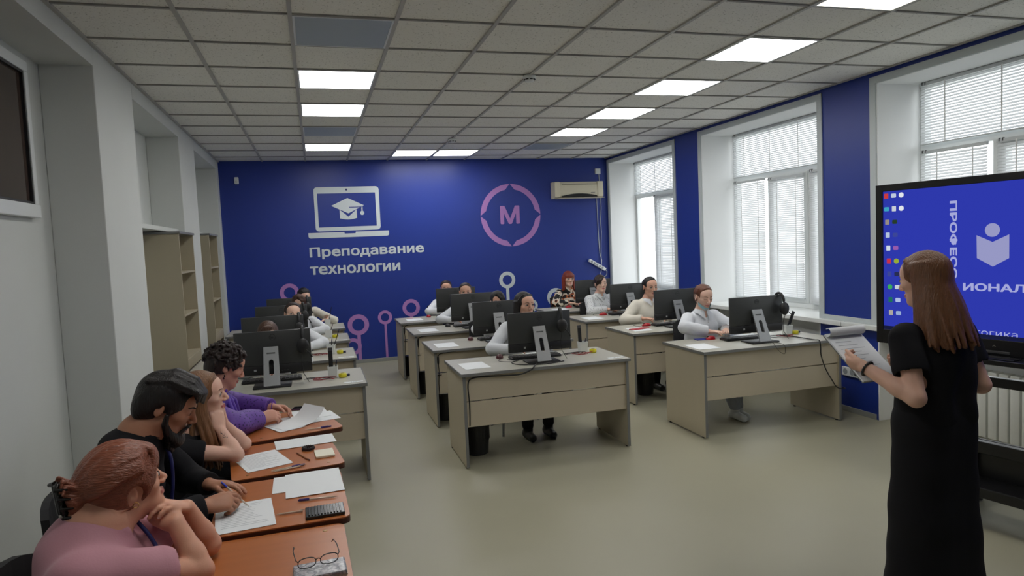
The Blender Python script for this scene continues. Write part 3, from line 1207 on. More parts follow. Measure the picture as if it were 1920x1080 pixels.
def squiggle(x, y, z, n, rx, ry, seed):
    r2 = random.Random(seed)
    P = []
    for k in range(n):
        a = 2 * PI * k / 9 + r2.uniform(-.3, .3)
        q = r2.uniform(.45, 1)
        P.append(Vector((x + rx * q * math.cos(a) + .02 * k / n, y + ry * q * math.sin(a), z + .003 + r2.uniform(0, .012))))
    out = []
    for i in range(len(P) - 1):
        p0, p1, p2, p3 = P[max(i - 1, 0)], P[i], P[i + 1], P[min(i + 2, len(P) - 1)]
        for s in range(5):
            u = s / 5
            out.append(.5 * ((2 * p1) + (p2 - p0) * u + (2 * p0 - 5 * p1 + 4 * p2 - p3) * u * u + (3 * p1 - p0 - 3 * p2 + p3) * u ** 3))
    return out


for q, (c, i, dx, dy) in enumerate([('mid', 0, .43, .03), ('win', 0, .38, .02), ('book', 0, .40, -.06), ('book', 1, .38, -.03), ('book', 2, .38, -.03), ('book', 3, .42, .02)]):
    x, y = DC[c][0] + dx, DC[c][1][i] + dy
    mb = MB().tube(squiggle(x, y, .751, 17, .10, .055, q), .0024, 6)
    tag(mb.build('audio_cable', RC, None, 60), 'red cable in loose loops on the ' + desk_of(c, i), 'cable', 'red cables on the desks')
    mb = MB().tube(squiggle(x - .06, y + .03, .751, 14, .13, .05, q + 40), .0022, 6)
    tag(mb.build('usb_cable', BLACKP, None, 60), 'thin black cable tangled with the red one on the ' + desk_of(c, i), 'cable', 'thin black cables on the desks')


def curve_pts(P, s=6):
    P = [Vector(p) for p in P]
    out = []
    for i in range(len(P) - 1):
        p0, p1, p2, p3 = P[max(i - 1, 0)], P[i], P[i + 1], P[min(i + 2, len(P) - 1)]
        for k in range(s):
            u = k / s
            out.append(.5 * ((2 * p1) + (p2 - p0) * u + (2 * p0 - 5 * p1 + 4 * p2 - p3) * u * u + (3 * p1 - p0 - 3 * p2 + p3) * u ** 3))
    return out + [P[-1]]


x, y = DC['mid'][0], DC['mid'][1][0]
f = y - .362
tag(MB().tube(curve_pts([(x - .06, y - .20, .757), (x - .07, y - .24, .757), (x - .10, f + .06, .759), (x - .13, f - .001, .757), (x - .16, f - .003, .735), (x - .24, f - .002, .710), (x - .36, f + .022, .708), (x - .5, f + .033, .712), (x - .62, f + .034, .708), (x - .655, f + .036, .66), (x - .65, f + .036, .5), (x - .655, f + .036, .34)]), .005, 8)
    .build('power_cable', BLACKP, None, 60), 'black power cable sagging along the edge of the front desk of the middle column', 'cable')
tag(MB().tube(curve_pts([(x - .25, y + .17, .755), (x - .30, y + .05, .754), (x - .20, y - .04, .754), (x - .16, y + .06, .754), (x - .22, y + .10, .754)]), .0022, 6)
    .build('mouse_cable', BLACKP, None, 60), 'thin looped mouse cable on the front desk of the middle column', 'cable')
tag(MB().tube(curve_pts([(x - .10, y + .02, .757), (x - .22, y - .05, .754), (x - .20, y - .18, .754), (x - .05, y - .26, .754), (x + .08, y - .25, .754), (x + .18, y - .21, .754)]), .004, 8)
    .build('keyboard_cable', BLACKP, None, 60), 'black cable curving around the computer foot on the front desk of the middle column', 'cable')
x, y = DC['win'][0], DC['win'][1][0]
f = y - .362
tag(MB().tube(curve_pts([(x + .40, y + .06, .756), (x + .43, y - .10, .757), (x + .435, f + .06, .758), (x + .44, f - .001, .757), (x + .45, f - .004, .70), (x + .47, f + .015, .62), (x + .52, f + .022, .5), (x + .58, f + .022, .40), (x + .64, f + .015, .315), (x + .72, f + .01, .30), (x + .745, f + .2, .31)]), .005, 8)
    .build('power_cable', BLACKP, None, 60), 'black power cable hanging down the panels of the front desk of the window-side column', 'cable')
tag(MB().tube(curve_pts([(x + .05, y - .25, .753), (x - .02, f - .002, .754), (x + .02, f - .006, .70), (x + .07, f - .006, .672), (x + .08, f - .006, .70), (x + .07, f - .003, .753), (x + .09, y - .22, .753)]), .002, 6)
    .build('thin_cable', mat('brown_cable', lin(60, 54, 46), .5), None, 60), 'thin cable looping over the edge of the front desk of the window-side column', 'cable')
for i in (1, 2, 3):
    x, y = DC['mid'][0], DC['mid'][1][i]
    f = y - .325
    t = thing('power_cable', 'black cable with a tie hanging inside the ' + desk_of('mid', i), 'cable', (x - .66, f + .008, .30), 0, 'tied cables hanging under the middle desks')
    MB().tube(curve_pts([(.0, 0, 0), (-.003, 0, .12), (.004, 0, .25), (.0, 0, .33), (.004, 0, .39), (.04, 0, .415), (.18, .0, .423)]), .004, 8).build('cord', BLACKP, t, 60)
    MB().tube([(0, 0, .30), (0, 0, .33), (0, 0, .375), (.0, 0, .40)], [.004, .010, .011, .004], 8).build('adapter', BLACKP, t, 50)
    MB().box((-.012, -.006, .205), (.028, .006, .212)).build('tie', BLACKP, t)

# waste bins
_b = None
for c, i, dx, dy in (('mid', 0, -.52, .06), ('mid', 1, -.55, .0), ('mid', 2, -.55, .0), ('mid', 3, -.55, .0), ('win', 1, -.36, .12)):
    loc = (DC[c][0] + dx, DC[c][1][i] + dy, 0)
    lab = 'black waste bin under the ' + desk_of(c, i)
    if _b is None:
        _b = thing('waste_bin', lab, 'waste bin', loc, 0, 'black waste bins under the desks')
        MB().lathe([(.088, 0), (.092, .004), (.112, .27), (.108, .27), (.088, .012), (.01, .01)], 28).build('body', mat('black_bin_plastic', (.014, .014, .015), .4), _b, 40)
        mb = MB()
        for k in range(20):
            a = 2 * PI * k / 20
            mb.box((.1045, -.006, .12), (.1075, .006, .24), R=Matrix.Rotation(a, 3, 'Z'))
        mb.build('ribs', BLACKP, _b)
        MB().lathe([(.109, .262), (.116, .264), (.116, .274), (.109, .275)], 28).build('rim', BLACKP, _b, 40)
    else:
        dup(_b, loc, None, lab)

# ---------------------------------------------------------------- bookcases
def bookcase(x, y0, y1, H, label):
    t = thing('bookcase', label, 'bookcase', (x, y0, 0), 0, 'open pale bookcases in the wall niches')
    w = y1 - y0
    D = .30
    B = mat('bookcase_laminate', lin(172, 163, 140), .5, var=.06, vs=4, stretch=(1, 1, .1))
    MB().box((-D, 0, .0), (0, .018, H), .001).build('side_panel', B, t)
    MB().box((-D, w - .018, .0), (0, w, H), .001).build('side_panel', B, t)
    MB().box((-D, .018, .05), (-D + .005, w - .018, H)).build('back_panel', B, t)
    MB().box((-D - .002, -.012, H), (.012, w + .012, H + .022), .002).build('top_board', EDGE, t)
    for z in (.05, .40, .78, 1.185, 1.585):
        MB().box((-D + .005, .018, z), (-.004, w - .018, z + .018), .001).build('shelf', B, t)
    MB().box((-.02, .018, .0), (-.005, w - .018, .05)).build('plinth', B, t)
    MB().box((-.012, .018, .69), (0, w - .018, .78)).build('rail', B, t)
    return t


bookcase(.07, 2.73, 3.49, 1.955, 'larger-looking pale open bookcase in the niche nearer the judges')
bookcase(.06, 4.66, 5.36, 1.985, 'pale open bookcase in the niche next to the back wall')

# ---------------------------------------------------------------- judges' school tables
TW = mat('orange_brown_table_top', lin(172, 100, 50), .33, var=.14, vs=3, stretch=(.5, 6, 1), spec=.5)
TE = mat('dark_brown_table_edge', lin(74, 34, 20), .45)


def school_table(label, cx, cy, z, rz, L=.60, W=.50):
    t = thing('school_table', label, 'table', (cx, cy, 0), rz, 'small orange-brown tables of the judges')
    w, h = W / 2, L / 2
    pl = rrect(-w, -h, w, h, .03, 6)
    mb = MB()
    mb.prism(pl, lambda u, v, d: (u, v, d), z - .004, z)
    mb.build('tabletop', TW, t)
    mb = MB()
    pl2 = rrect(-w - .001, -h - .001, w + .001, h + .001, .03, 6)
    mb.prism(pl2, lambda u, v, d: (u, v, d), z - .026, z - .0041)
    mb.build('edge', TE, t)
    for x in (-w + .07, w - .07):
        for y in (-h + .05, h - .05):
            MB().lathe([(.009, 0), (.008, .0015), (.002, .002)], 14, (x, y, z)).build('screw', mat('brass_screw', lin(150, 120, 80), .3, metal=.8), t, 40)
    for y in (-h + .035, h - .035):
        MB().box((.03, y - .015, .03), (.09, y + .015, z - .026), .003).build('leg', STEEL, t)
        MB().box((-w + .06, y - .017, 0), (w - .03, y + .017, .03), .004).build('foot_bar', STEEL, t)
    MB().box((.05, -h + .05, z - .10), (.07, h - .05, z - .03), .002).build('stretcher', STEEL, t)
    return t


school_table('orange-brown table with eyeglasses on it', 1.055, -1.835, .72, .025, .60)
school_table('orange-brown table where the bearded man writes', 1.065, -1.235, .735, .03, .575)
school_table('orange-brown table under the elbows of the long-haired girl', 1.05, -.60, .735, .13, .55)
school_table('orange-brown table with loose papers before the woman in purple', 1.04, .0, .75, .24, .57)

# judges' chairs (they face the aisle)
_j = None
for x, y, lab in ((.565, -1.95, 'black chair of the woman in pink, its back against her shoulder'), (.50, -1.22, 'black chair under the bearded man'), (.55, -.60, 'black chair under the long-haired girl'),
                  (.55, .02, 'black chair under the woman in purple')):
    t = dup(_c0, (x, y, 0), PI / 2, lab)
    t['group'] = 'chairs of the judges'

# things on the judges' tables
paper('sheet the bearded man is writing on', .935, -1.355, .7362, .12, lines=14, group='papers on the judges tables')
paper('sheet mostly covered by another beside the pen on the writing man\'s table', 1.13, -1.045, .7362, .02, .22, .21, group='papers on the judges tables')
paper('wide blank sheet on top at the aisle edge of the writing man\'s table', 1.19, -1.075, .7376, .05, .235, .31, group='papers on the judges tables')
paper('printed sheet before the long-haired girl\'s elbows', .948, -.645, .7362, .35, .21, .285, lines=16, group='papers on the judges tables')
paper('blank sheet across the far edge of the long-haired girl\'s table', 1.145, -.395, .7376, .12, .30, .17, group='papers on the judges tables')


def bent_sheet(label, x, y, z, rz, w, h, curl, m=PAPER):
    mb = MB()
    n = 14
    V, F = [], []
    for k in range(n + 1):
        u = k / n
        yy = -h / 2 + h * u
        zz = 0 if u < .45 else curl * ((u - .45) / .55) ** 2
        yy -= (0 if u < .45 else .35 * curl * ((u - .45) / .55) ** 2)
        for d in (0, .001):
            V += [(-w / 2, yy, zz + d), (w / 2, yy, zz + d)]
    for k in range(n):
        a, b = 4 * k, 4 * (k + 1)
        F += [(a, a + 1, b + 1, b), (a + 2, b + 2, b + 3, a + 3), (a, b, b + 2, a + 2), (a + 1, a + 3, b + 3, b + 1)]
    F += [(0, 2, 3, 1), (4 * n, 4 * n + 1, 4 * n + 3, 4 * n + 2)]
    t = mb.add(V, F).build('paper_sheet', m, None, 60, (x, y, z))
    t.rotation_euler = (0, 0, rz)
    return tag(t, label, 'paper', 'papers on the judges tables')


paper('lower sheet under the others on the table before the woman in purple', 1.17, .06, .7512, .25 + PI / 2, .23, .30, group='papers on the judges tables')
paper('sheet at the aisle corner of the table before the woman in purple', 1.17, .17, .7526, .18, .20, .25, group='papers on the judges tables')
bent_sheet('curled sheet held up by the woman in purple', 1.10, -.02, .754, -.95, .20, .29, .075)
bent_sheet('white sheet lying nearest the woman in purple', 1.03, -.08, .7526, .5, .15, .20, .0)


def pen(label, p0, p1, z, body, capm, capfrac=.28, clear=False):
    a, b = Vector((p0[0], p0[1], 0)), Vector((p1[0], p1[1], 0))
    L = (b - a).length
    t = thing('pen', label, 'pen', (p0[0], p0[1], z), math.atan2(b.y - a.y, b.x - a.x), 'pens on the judges tables')
    MB().tube([(0, 0, 0), (.012, 0, 0), (.014, 0, 0), (L * (1 - capfrac), 0, 0)], [.0008, .002, .0034, .0036], 10).build('barrel', body, t, 40)
    MB().tube([(L * (1 - capfrac), 0, 0), (L * .97, 0, 0), (L, 0, 0)], [.0046, .0042, .003], 10).build('cap', capm, t, 40)
    MB().box((L * (1 - capfrac), -.0015, .004), (L * (1 - capfrac) + .04, .0015, .0058)).build('clip', capm, t)
    return t


PURP = mat('violet_plastic', lin(50, 34, 110), .35)
CLEAR = mat('clear_pen_plastic', lin(196, 180, 160), .15, spec=.6)
pen('violet-capped pen between the blank sheet and the black case', (1.284, -1.296), (1.13, -1.283), .7405, CLEAR, PURP)
pen('clear capless pen next to the ridged black case', (1.05, -1.405), (1.15, -1.403), .7405, CLEAR, CLEAR, .1)
pen('violet-capped pen below the printed sheet of the long-haired girl', (1.0, -.845), (1.150, -.802), .7405, CLEAR, PURP, .4)
pen('clear pen lying alongside the violet-capped one at the long-haired girl\'s table', (1.005, -.862), (1.13, -.826), .7405, CLEAR, CLEAR, .1)
pen('violet and white pen on the table of the woman in purple', (1.142, -.222), (1.285, -.196), .7555, CLEAR, PURP, .4)
t = thing('pencil', 'brown pencil next to the square note pad', 'pencil', (1.105, -.585, .7395), math.atan2(-.16, .065))
MB().tube([(0, 0, 0), (.015, 0, 0), (.155, 0, 0)], [.0006, .0035, .0035], 6).build('shaft', mat('pencil_brown', lin(150, 96, 50), .4), t)
MB().tube([(.155, 0, 0), (.172, 0, 0)], [.0037, .0037], 8).build('eraser_end', mat('dark_brown_table_edge', lin(74, 34, 20), .45), t)
t = MB().box((-.045, -.06, 0), (.045, .06, .010), .001).build('note_pad', mat('cream_note_paper', lin(228, 224, 206), .6), None, None, (1.24, -.665, .7362))
t.rotation_euler = (0, 0, .08)
tag(t, 'square cream note pad at the aisle edge of the girl\'s table', 'note pad')
t = thing('hair_tie', 'round dark hair tie beside the pencil', 'hair tie', (1.163, -.55, .7365))
pts = [(.026 * math.cos(2 * PI * k / 24), .026 * math.sin(2 * PI * k / 24), .008) for k in range(25)]
MB().tube(pts, .0075, 8).build('band', mat('dark_brown_cloth', lin(40, 22, 24), .8), t, 60)
mb = MB()
for k in range(16):
    a = 2 * PI * k / 16
    mb.sphere((.026 * math.cos(a), .026 * math.sin(a), .013), .005, 8, 6)
mb.build('beads', BLACKP, t, 60)

t = thing('spectacle_case', 'ridged black case at the aisle edge of the writing man\'s table', 'case', (1.232, -1.443, .736), .03)
MB().box((-.072, -.053, 0), (.072, .053, .012), .003).build('case', mat('glossy_black_case', (.012, .014, .014), .2), t)
mb = MB()
for k in range(11):
    mb.box((-.062 + .0115 * k, -.045, .012), (-.062 + .0115 * k + .006, .045, .0155), .001, R=Matrix.Rotation(0, 3, 'Z'))
mb.build('ridges', mat('glossy_black_case', (.012, .014, .014), .2), t)

t = thing('phone', 'dark plum phone lying on the papers before the woman in purple', 'phone', (1.13, .31, .757), -.2)
MB().box((-.07, -.035, 0), (.07, .035, .009), .003).build('case', mat('plum_case', lin(64, 24, 58), .35), t)
MB().box((-.064, -.030, .009), (.064, .030, .0095)).build('screen', mat('dark_screen_glass', (.006, .006, .008), .12), t)
t = thing('eyeglasses_case', 'silver patterned glasses case under the spectacles', 'case', (1.21, -1.935, .721), .04)
MB().box((-.08, -.05, 0), (.08, .05, .028), .006).build('case', ramp_mat('silver_print_case', [(.35, lin(200, 200, 205)), (.5, lin(120, 122, 130)), (.6, lin(180, 176, 182))], 40, .25), t)
MB().box((-.081, -.051, .013), (.081, .051, .016)).build('seam', mat('grey_badge', lin(130, 128, 120), .4), t)
# spectacles resting on the case
t = thing('eyeglasses', 'black-framed eyeglasses lying on the silver case', 'eyeglasses', (1.205, -1.925, .7505), .12)
BF = mat('black_frame', (.01, .01, .01), .3)
mb = MB()
lens = MB()
for s in (-1, 1):
    oc = [(s * .034 + .027 * math.copysign(abs(math.cos(a)) ** .8, math.cos(a)), .021 + .019 * math.copysign(abs(math.sin(a)) ** .8, math.sin(a))) for a in [2 * PI * k / 28 for k in range(29)]]
    mb.tube([(u, -.004 - v * .35, v) for u, v in oc], .0016, 6, False)
    lens.add([(u, -.004 - v * .35, v) for u, v in oc[:-1]] + [(u, -.0032 - v * .35, v) for u, v in oc[:-1]], [tuple(range(28)), tuple(range(55, 27, -1))])
mb.tube([(-.008, -.014, .027), (0, -.013, .030), (.008, -.014, .027)], .0016, 6)
mb.build('frame', BF, t, 60)
lens.build('lens', GL, t)
for s in (-1, 1):
    MB().tube([(s * .061, -.015, .03), (s * .066, -.005, .032), (s * .068, .06, .034), (s * .063, .10, .032), (s * .06, .12, .018)], .0017, 6).build('temple', BF, t, 60)

# ---------------------------------------------------------------- big touch screen
SA = .215
sx0, sy0 = 4.755, -.52


def scr(u, v, d):
    """u along the screen from its far edge, v height, d towards the room"""
    return (u, -d, v)


t = thing('touch_screen', 'big wall-sized touch screen on a black stand showing a blue desktop', 'touch screen', (sx0, sy0, 0), SA - PI / 2)
BZ = mat('black_bezel', (.008, .008, .009), .3)
W = 1.75
MB().box((0, .002, .985), (W, .085, 2.0), .008).build('housing', BZ, t)
mb = MB()
mb.box((0, -.012, .985), (.045, .004, 2.0), .003)
mb.box((W - .045, -.012, .985), (W, .004, 2.0), .003)
mb.box((.044, -.012, 1.957), (W - .044, .004, 2.0), .003)
mb.box((.044, -.012, .985), (W - .044, .004, 1.075), .003)
mb.build('bezel', BZ, t)
BLU = emit_mat('screen_blue', lin(52, 64, 190), .55)
s = MB().box((.044, -.001, 1.074), (W - .044, .003, 1.958)).build('screen', BLU, t)
TXT = emit_mat('screen_light_text', lin(168, 172, 222), .66)
LOG = emit_mat('screen_grey_logo', lin(158, 160, 206), .62)
lettering('vertical_word', 'ПРОФЕСС', TXT, lambda u, v, d: scr(.456 + v, 1.868 - u, .001 + d), .455, .040, .035, s)
lettering('wide_word', 'ИОНАЛИТЕТ', TXT, lambda u, v, d: scr(.528 + u, 1.345 + v, .001 + d), .56, .044, .035, s)
lettering('small_word', 'Педагогика', TXT, lambda u, v, d: scr(.42 + u, 1.092 + v, .001 + d), .392, .036, .0, s)
MB().prism(circ(.683, 1.69, .038, 36), lambda u, v, d: scr(u, v, .001 + d)).build('logo_head', LOG, s)
MB().prism([(.601, 1.663), (.684, 1.623), (.767, 1.663), (.767, 1.533), (.686, 1.485), (.603, 1.533)][::-1], lambda u, v, d: scr(u, v, .001 + d)).build('logo_book', LOG, s)
icols = [lin(200, 60, 60), lin(190, 200, 220), lin(225, 228, 235), lin(60, 160, 190), lin(200, 205, 215), lin(225, 228, 235), lin(150, 140, 130), lin(40, 60, 40), lin(180, 195, 220), lin(60, 70, 150), lin(205, 215, 230), lin(150, 90, 170), lin(200, 50, 70), lin(150, 170, 50), lin(60, 70, 150), lin(40, 45, 80), lin(60, 170, 90), lin(200, 205, 215), lin(30, 110, 90), lin(170, 185, 225), lin(170, 165, 160), lin(150, 170, 210)]
ipos = [(.066, 1.928), (.114, 1.928), (.163, 1.928), (.068, 1.845), (.116, 1.845), (.163, 1.845)] + [(xx + .003 * r, 1.845 - .0825 * r) for r in range(1, 9) for xx in (.068, .117)]
for k, ((u, v), c) in enumerate(zip(ipos, icols)):
    m = emit_mat('screen_icon_%d' % (k % 22), c, .7)
    sh = (circ(u, v, .016, 18), rrect(u - .013, v - .016, u + .013, v + .016, .003, 3), rrect(u - .016, v - .013, u + .016, v + .013, .006, 4))[(0 if k in (2, 5, 13, 16) else 1 + k % 2)]
    MB().prism(sh, lambda a, b, d: scr(a, b, .0011 + d), 0, .0008).build('desktop_icon', m, s)
MB().box((.045, -.0035, 1.0755), (W - .045, -.0012, 1.098)).build('taskbar', emit_mat('screen_taskbar', lin(30, 34, 70), .5), s)
t2 = MB()
for (a, b, zz0, zz1) in ((.62, .78, .998, 1.012),):
    t2.box((a, -.016, zz0), (b, -.011, zz1), .002)
t2.build('front_buttons', mat('dark_grey_plastic', (.06, .06, .065), .5), t)
lettering('wedge_mark', '^', mat('grey_badge', lin(130, 128, 120), .4), lambda u, v, d: scr(.69 + u, 1.035 + v, .012 + d), .018, .01, .02, t, .001, '^')
MB().box((.55, -.16, .955), (1.20, -.005, .985), .004).build('shelf', BZ, t)
MB().box((.62, -.15, .985), (.86, -.06, .993), .003).build('pen_tray', mat('glossy_black_tray', (.015, .015, .016), .15), t)
for u in (.52, 1.23):
    MB().box((u - .05, .002, .10), (u + .05, .055, .984), .004).build('upright', BZ, t)
MB().box((.30, .0, .80), (1.45, .045, .855), .004).build('crossbar', BZ, t)
MB().box((.47, .0, .40), (1.28, .045, .47), .004).build('crossbar', BZ, t)
MB().box((.40, -.12, .18), (1.35, .18, .24), .006).build('lower_shelf', BZ, t)
MB().box((.44, .06, .242), (1.31, .08, .468), .003).build('back_board', BZ, t)
for u in (.45, 1.30):
    b = MB().box((u - .045, -.36, .075), (u + .045, .36, .125), .008).build('foot', BZ, t)
    for y in (-.32, .32):
        MB().cyl((u - .016, y, .0375), (u + .016, y, .0375), .0375, n=20).build('caster', BLACKP, b, 40)
# ------------------------------------------------------------------ people: smooth signed-distance bodies turned into one continuous surface
def V3(*a):
    return np.array(a if len(a) > 1 else a[0], float)


def unit(v):
    v = np.asarray(v, float)
    return v / (np.linalg.norm(v) + 1e-12)


class SDF:
    def __init__(s, lo, hi, h):
        s.h = h
        s.lo = np.asarray(lo, float)
        s.n = np.ceil((np.asarray(hi, float) - s.lo) / h).astype(int) + 1
        s.F = np.full(s.n, 1., np.float32)
        s.ax = [(s.lo[i] + h * np.arange(s.n[i])).astype(np.float32) for i in range(3)]

    def reg(s, lo, hi, m):
        i0 = np.clip(np.floor((lo - m - s.lo) / s.h).astype(int), 0, s.n - 1)
        i1 = np.clip(np.ceil((hi + m - s.lo) / s.h).astype(int) + 1, 1, s.n)
        sl = tuple(slice(a, b) for a, b in zip(i0, i1))
        X = s.ax[0][sl[0]][:, None, None]
        Y = s.ax[1][sl[1]][None, :, None]
        Z = s.ax[2][sl[2]][None, None, :]
        return sl, X, Y, Z

    def comb(s, sl, d, k, sub=False):
        f = s.F[sl]
        if sub:
            d = -d
            if k:
                h = np.maximum(k - np.abs(f - d), 0) / k
                s.F[sl] = np.maximum(f, d) + h * h * k * .25
            else:
                s.F[sl] = np.maximum(f, d)
        elif k:
            h = np.maximum(k - np.abs(f - d), 0) / k
            s.F[sl] = np.minimum(f, d) - h * h * k * .25
        else:
            s.F[sl] = np.minimum(f, d)

    def cap(s, a, b, ra, rb=None, k=.02, sub=False, flat=None):
        rb = ra if rb is None else rb
        a, b = np.asarray(a, float), np.asarray(b, float)
        R = max(ra, rb)
        sl, X, Y, Z = s.reg(np.minimum(a, b) - R, np.maximum(a, b) + R, max(k, 3 * s.h))
        ba = b - a
        L2 = max(ba @ ba, 1e-12)
        px, py, pz = X - np.float32(a[0]), Y - np.float32(a[1]), Z - np.float32(a[2])
        t = np.clip((px * ba[0] + py * ba[1] + pz * ba[2]) / L2, 0, 1).astype(np.float32)
        dx, dy, dz = px - t * ba[0], py - t * ba[1], pz - t * ba[2]
        if flat is not None:  # flatten along direction flat[0] by factor flat[1] (<1 = thinner)
            fd, q = unit(flat[0]), flat[1]
            w = dx * fd[0] + dy * fd[1] + dz * fd[2]
            e2 = dx * dx + dy * dy + dz * dz + w * w * (1 / q ** 2 - 1)
            d = np.sqrt(e2) - (ra + (rb - ra) * t)
            d = d * q if False else d * .7
        else:
            d = np.sqrt(dx * dx + dy * dy + dz * dz) - (ra + (rb - ra) * t)
        s.comb(sl, d.astype(np.float32), k, sub)

    def ell(s, c, r, R=None, k=.02, sub=False):
        c = np.asarray(c, float)
        r = np.asarray(r if hasattr(r, '__len__') else (r, r, r), float)
        m = r if R is None else np.sqrt(((R * r[None, :]) ** 2).sum(1))
        sl, X, Y, Z = s.reg(c - m, c + m, max(k, 3 * s.h))
        px, py, pz = X - c[0], Y - c[1], Z - c[2]
        if R is None:
            q = (px + 0 * (py + pz), py + 0 * (px + pz), pz + 0 * (px + py))
        else:
            q = [px * R[0, i] + py * R[1, i] + pz * R[2, i] for i in range(3)]
        k0 = np.sqrt(sum((q[i] / r[i]) ** 2 for i in range(3))) + 1e-9
        k1 = np.sqrt(sum((q[i] / r[i] ** 2) ** 2 for i in range(3))) + 1e-9
        d = k0 * (k0 - 1) / k1
        s.comb(sl, d.astype(np.float32), k, sub)

    def cut(s, p, n, c=None, R=None):
        """remove everything on the side n points to (inside a ball c, R if given)"""
        n = unit(n)
        if c is None:
            sl = (slice(None),) * 3
            X, Y, Z = s.ax[0][:, None, None], s.ax[1][None, :, None], s.ax[2][None, None, :]
            d = -((X - p[0]) * n[0] + (Y - p[1]) * n[1] + (Z - p[2]) * n[2])
        else:
            c = np.asarray(c, float)
            sl, X, Y, Z = s.reg(c - R, c + R, 0)
            d1 = -((X - p[0]) * n[0] + (Y - p[1]) * n[1] + (Z - p[2]) * n[2])
            d2 = np.sqrt((X - c[0]) ** 2 + (Y - c[1]) ** 2 + (Z - c[2]) ** 2) - R
            d = np.maximum(d1, d2)
        s.F[sl] = np.maximum(s.F[sl], -d.astype(np.float32))

    def wrinkle(s, amp, freq, seed=0, lo=None):
        r = np.random.default_rng(seed)
        X, Y, Z = s.ax[0][:, None, None], s.ax[1][None, :, None], s.ax[2][None, None, :]
        m = np.abs(s.F) < .03
        ii = np.nonzero(m)
        P = np.stack([s.ax[i][ii[i]] for i in range(3)], 1)
        w = np.zeros(len(P), np.float32)
        for k in range(7):
            d = unit(r.normal(size=3)) * freq * r.uniform(.6, 1.7)
            w += np.sin(P @ d + r.uniform(0, 6) + 1.3 * np.sin(P @ (unit(r.normal(size=3)) * freq * .5)))
        s.F[ii] += (amp / 2.6 * w).astype(np.float32)

    def mesh(s):
        F = s.F
        ins = F < 0
        n = F.shape
        c = [ins[i:n[0] - 1 + i, j:n[1] - 1 + j, k:n[2] - 1 + k] for i in (0, 1) for j in (0, 1) for k in (0, 1)]
        cnt = sum(x.astype(np.int8) for x in c)
        act = (cnt > 0) & (cnt < 8)
        idx = np.stack(np.nonzero(act), 1)
        vid = np.full(act.shape, -1, np.int32)
        vid[tuple(idx.T)] = np.arange(len(idx))
        acc = np.zeros((len(idx), 3), np.float32)
        num = np.zeros(len(idx), np.float32)
        off = [(i, j, k) for i in (0, 1) for j in (0, 1) for k in (0, 1)]
        val = [F[idx[:, 0] + o[0], idx[:, 1] + o[1], idx[:, 2] + o[2]] for o in off]
        for a in range(8):
            for b in range(a + 1, 8):
                oa, ob = np.array(off[a]), np.array(off[b])
                if np.abs(oa - ob).sum() != 1:
                    continue
                va, vb = val[a], val[b]
                m = (va < 0) != (vb < 0)
                t = np.where(m, va / np.where(m, va - vb, 1), 0)
                p = oa + t[:, None] * (ob - oa)
                acc += np.where(m[:, None], p, 0)
                num += m
        V = s.lo + s.h * (idx + acc / num[:, None])
        faces = []
        for ax in range(3):
            sa = [slice(1, -1)] * 3
            sb = [slice(1, -1)] * 3
            sa[ax] = slice(0, -1)
            sb[ax] = slice(1, None)
            A, B = ins[tuple(sa)], ins[tuple(sb)]
            e = np.stack(np.nonzero(A != B), 1)
            if not len(e):
                continue
            fl = A[tuple(e.T)]
            base = e.copy()
            for q in range(3):
                if q != ax:
                    base[:, q] += 1
            u, v = [(1, 2), (2, 0), (0, 1)][ax]

            def g(du, dv):
                t = base.copy()
                t[:, u] -= du
                t[:, v] -= dv
                return vid[tuple(t.T)]
            q = np.stack([g(0, 0), g(1, 0), g(1, 1), g(0, 1)], 1)
            q[~fl] = q[~fl][:, ::-1]
            faces.append(q)
        Q = np.concatenate(faces)
        Q = Q[(Q >= 0).all(1)]
        # one light smoothing pass
        for lam in (.5, -.35):
            S_ = np.zeros_like(V)
            N_ = np.zeros(len(V))
            for a in range(4):
                b = (a + 1) % 4
                np.add.at(S_, Q[:, a], V[Q[:, b]])
                np.add.at(S_, Q[:, b], V[Q[:, a]])
                np.add.at(N_, Q[:, a], 1)
                np.add.at(N_, Q[:, b], 1)
            V = V + lam * (S_ / N_[:, None] - V)
        return V, Q


def drop_islands(V, Q, keep=1):
    """keep only the largest connected pieces"""
    lab = np.arange(len(V))
    for _ in range(400):
        mn = lab[Q].min(1)
        new = lab.copy()
        for a in range(4):
            np.minimum.at(new, Q[:, a], mn)
        new = new[new]
        if (new == lab).all():
            break
        lab = new
    u, c = np.unique(lab, return_counts=True)
    ok = set(u[np.argsort(-c)[:keep]])
    m = np.isin(lab, list(ok))
    mp = np.cumsum(m) - 1
    Q = Q[m[Q].all(1)]
    return V[m], mp[Q]


def obj_from(name, V, Q, m, parent=None, origin=None):
    me = bpy.data.meshes.new(name)
    V = np.asarray(V, np.float32) - (np.asarray(origin, np.float32) if origin is not None else 0)
    me.vertices.add(len(V))
    me.vertices.foreach_set('co', V.ravel())
    me.loops.add(Q.size)
    me.loops.foreach_set('vertex_index', Q.astype(np.int32).ravel())
    me.polygons.add(len(Q))
    me.polygons.foreach_set('loop_start', (np.arange(len(Q)) * 4).astype(np.int32))
    me.polygons.foreach_set('loop_total', np.full(len(Q), 4, np.int32))
    me.update(calc_edges=True)
    me.validate()
    me.shade_smooth()
    for x in (m if isinstance(m, (list, tuple)) else [m]):
        me.materials.append(x)
    o = bpy.data.objects.new(name, me)
    COL.objects.link(o)
    if parent is not None:
        o.parent = parent
    return o


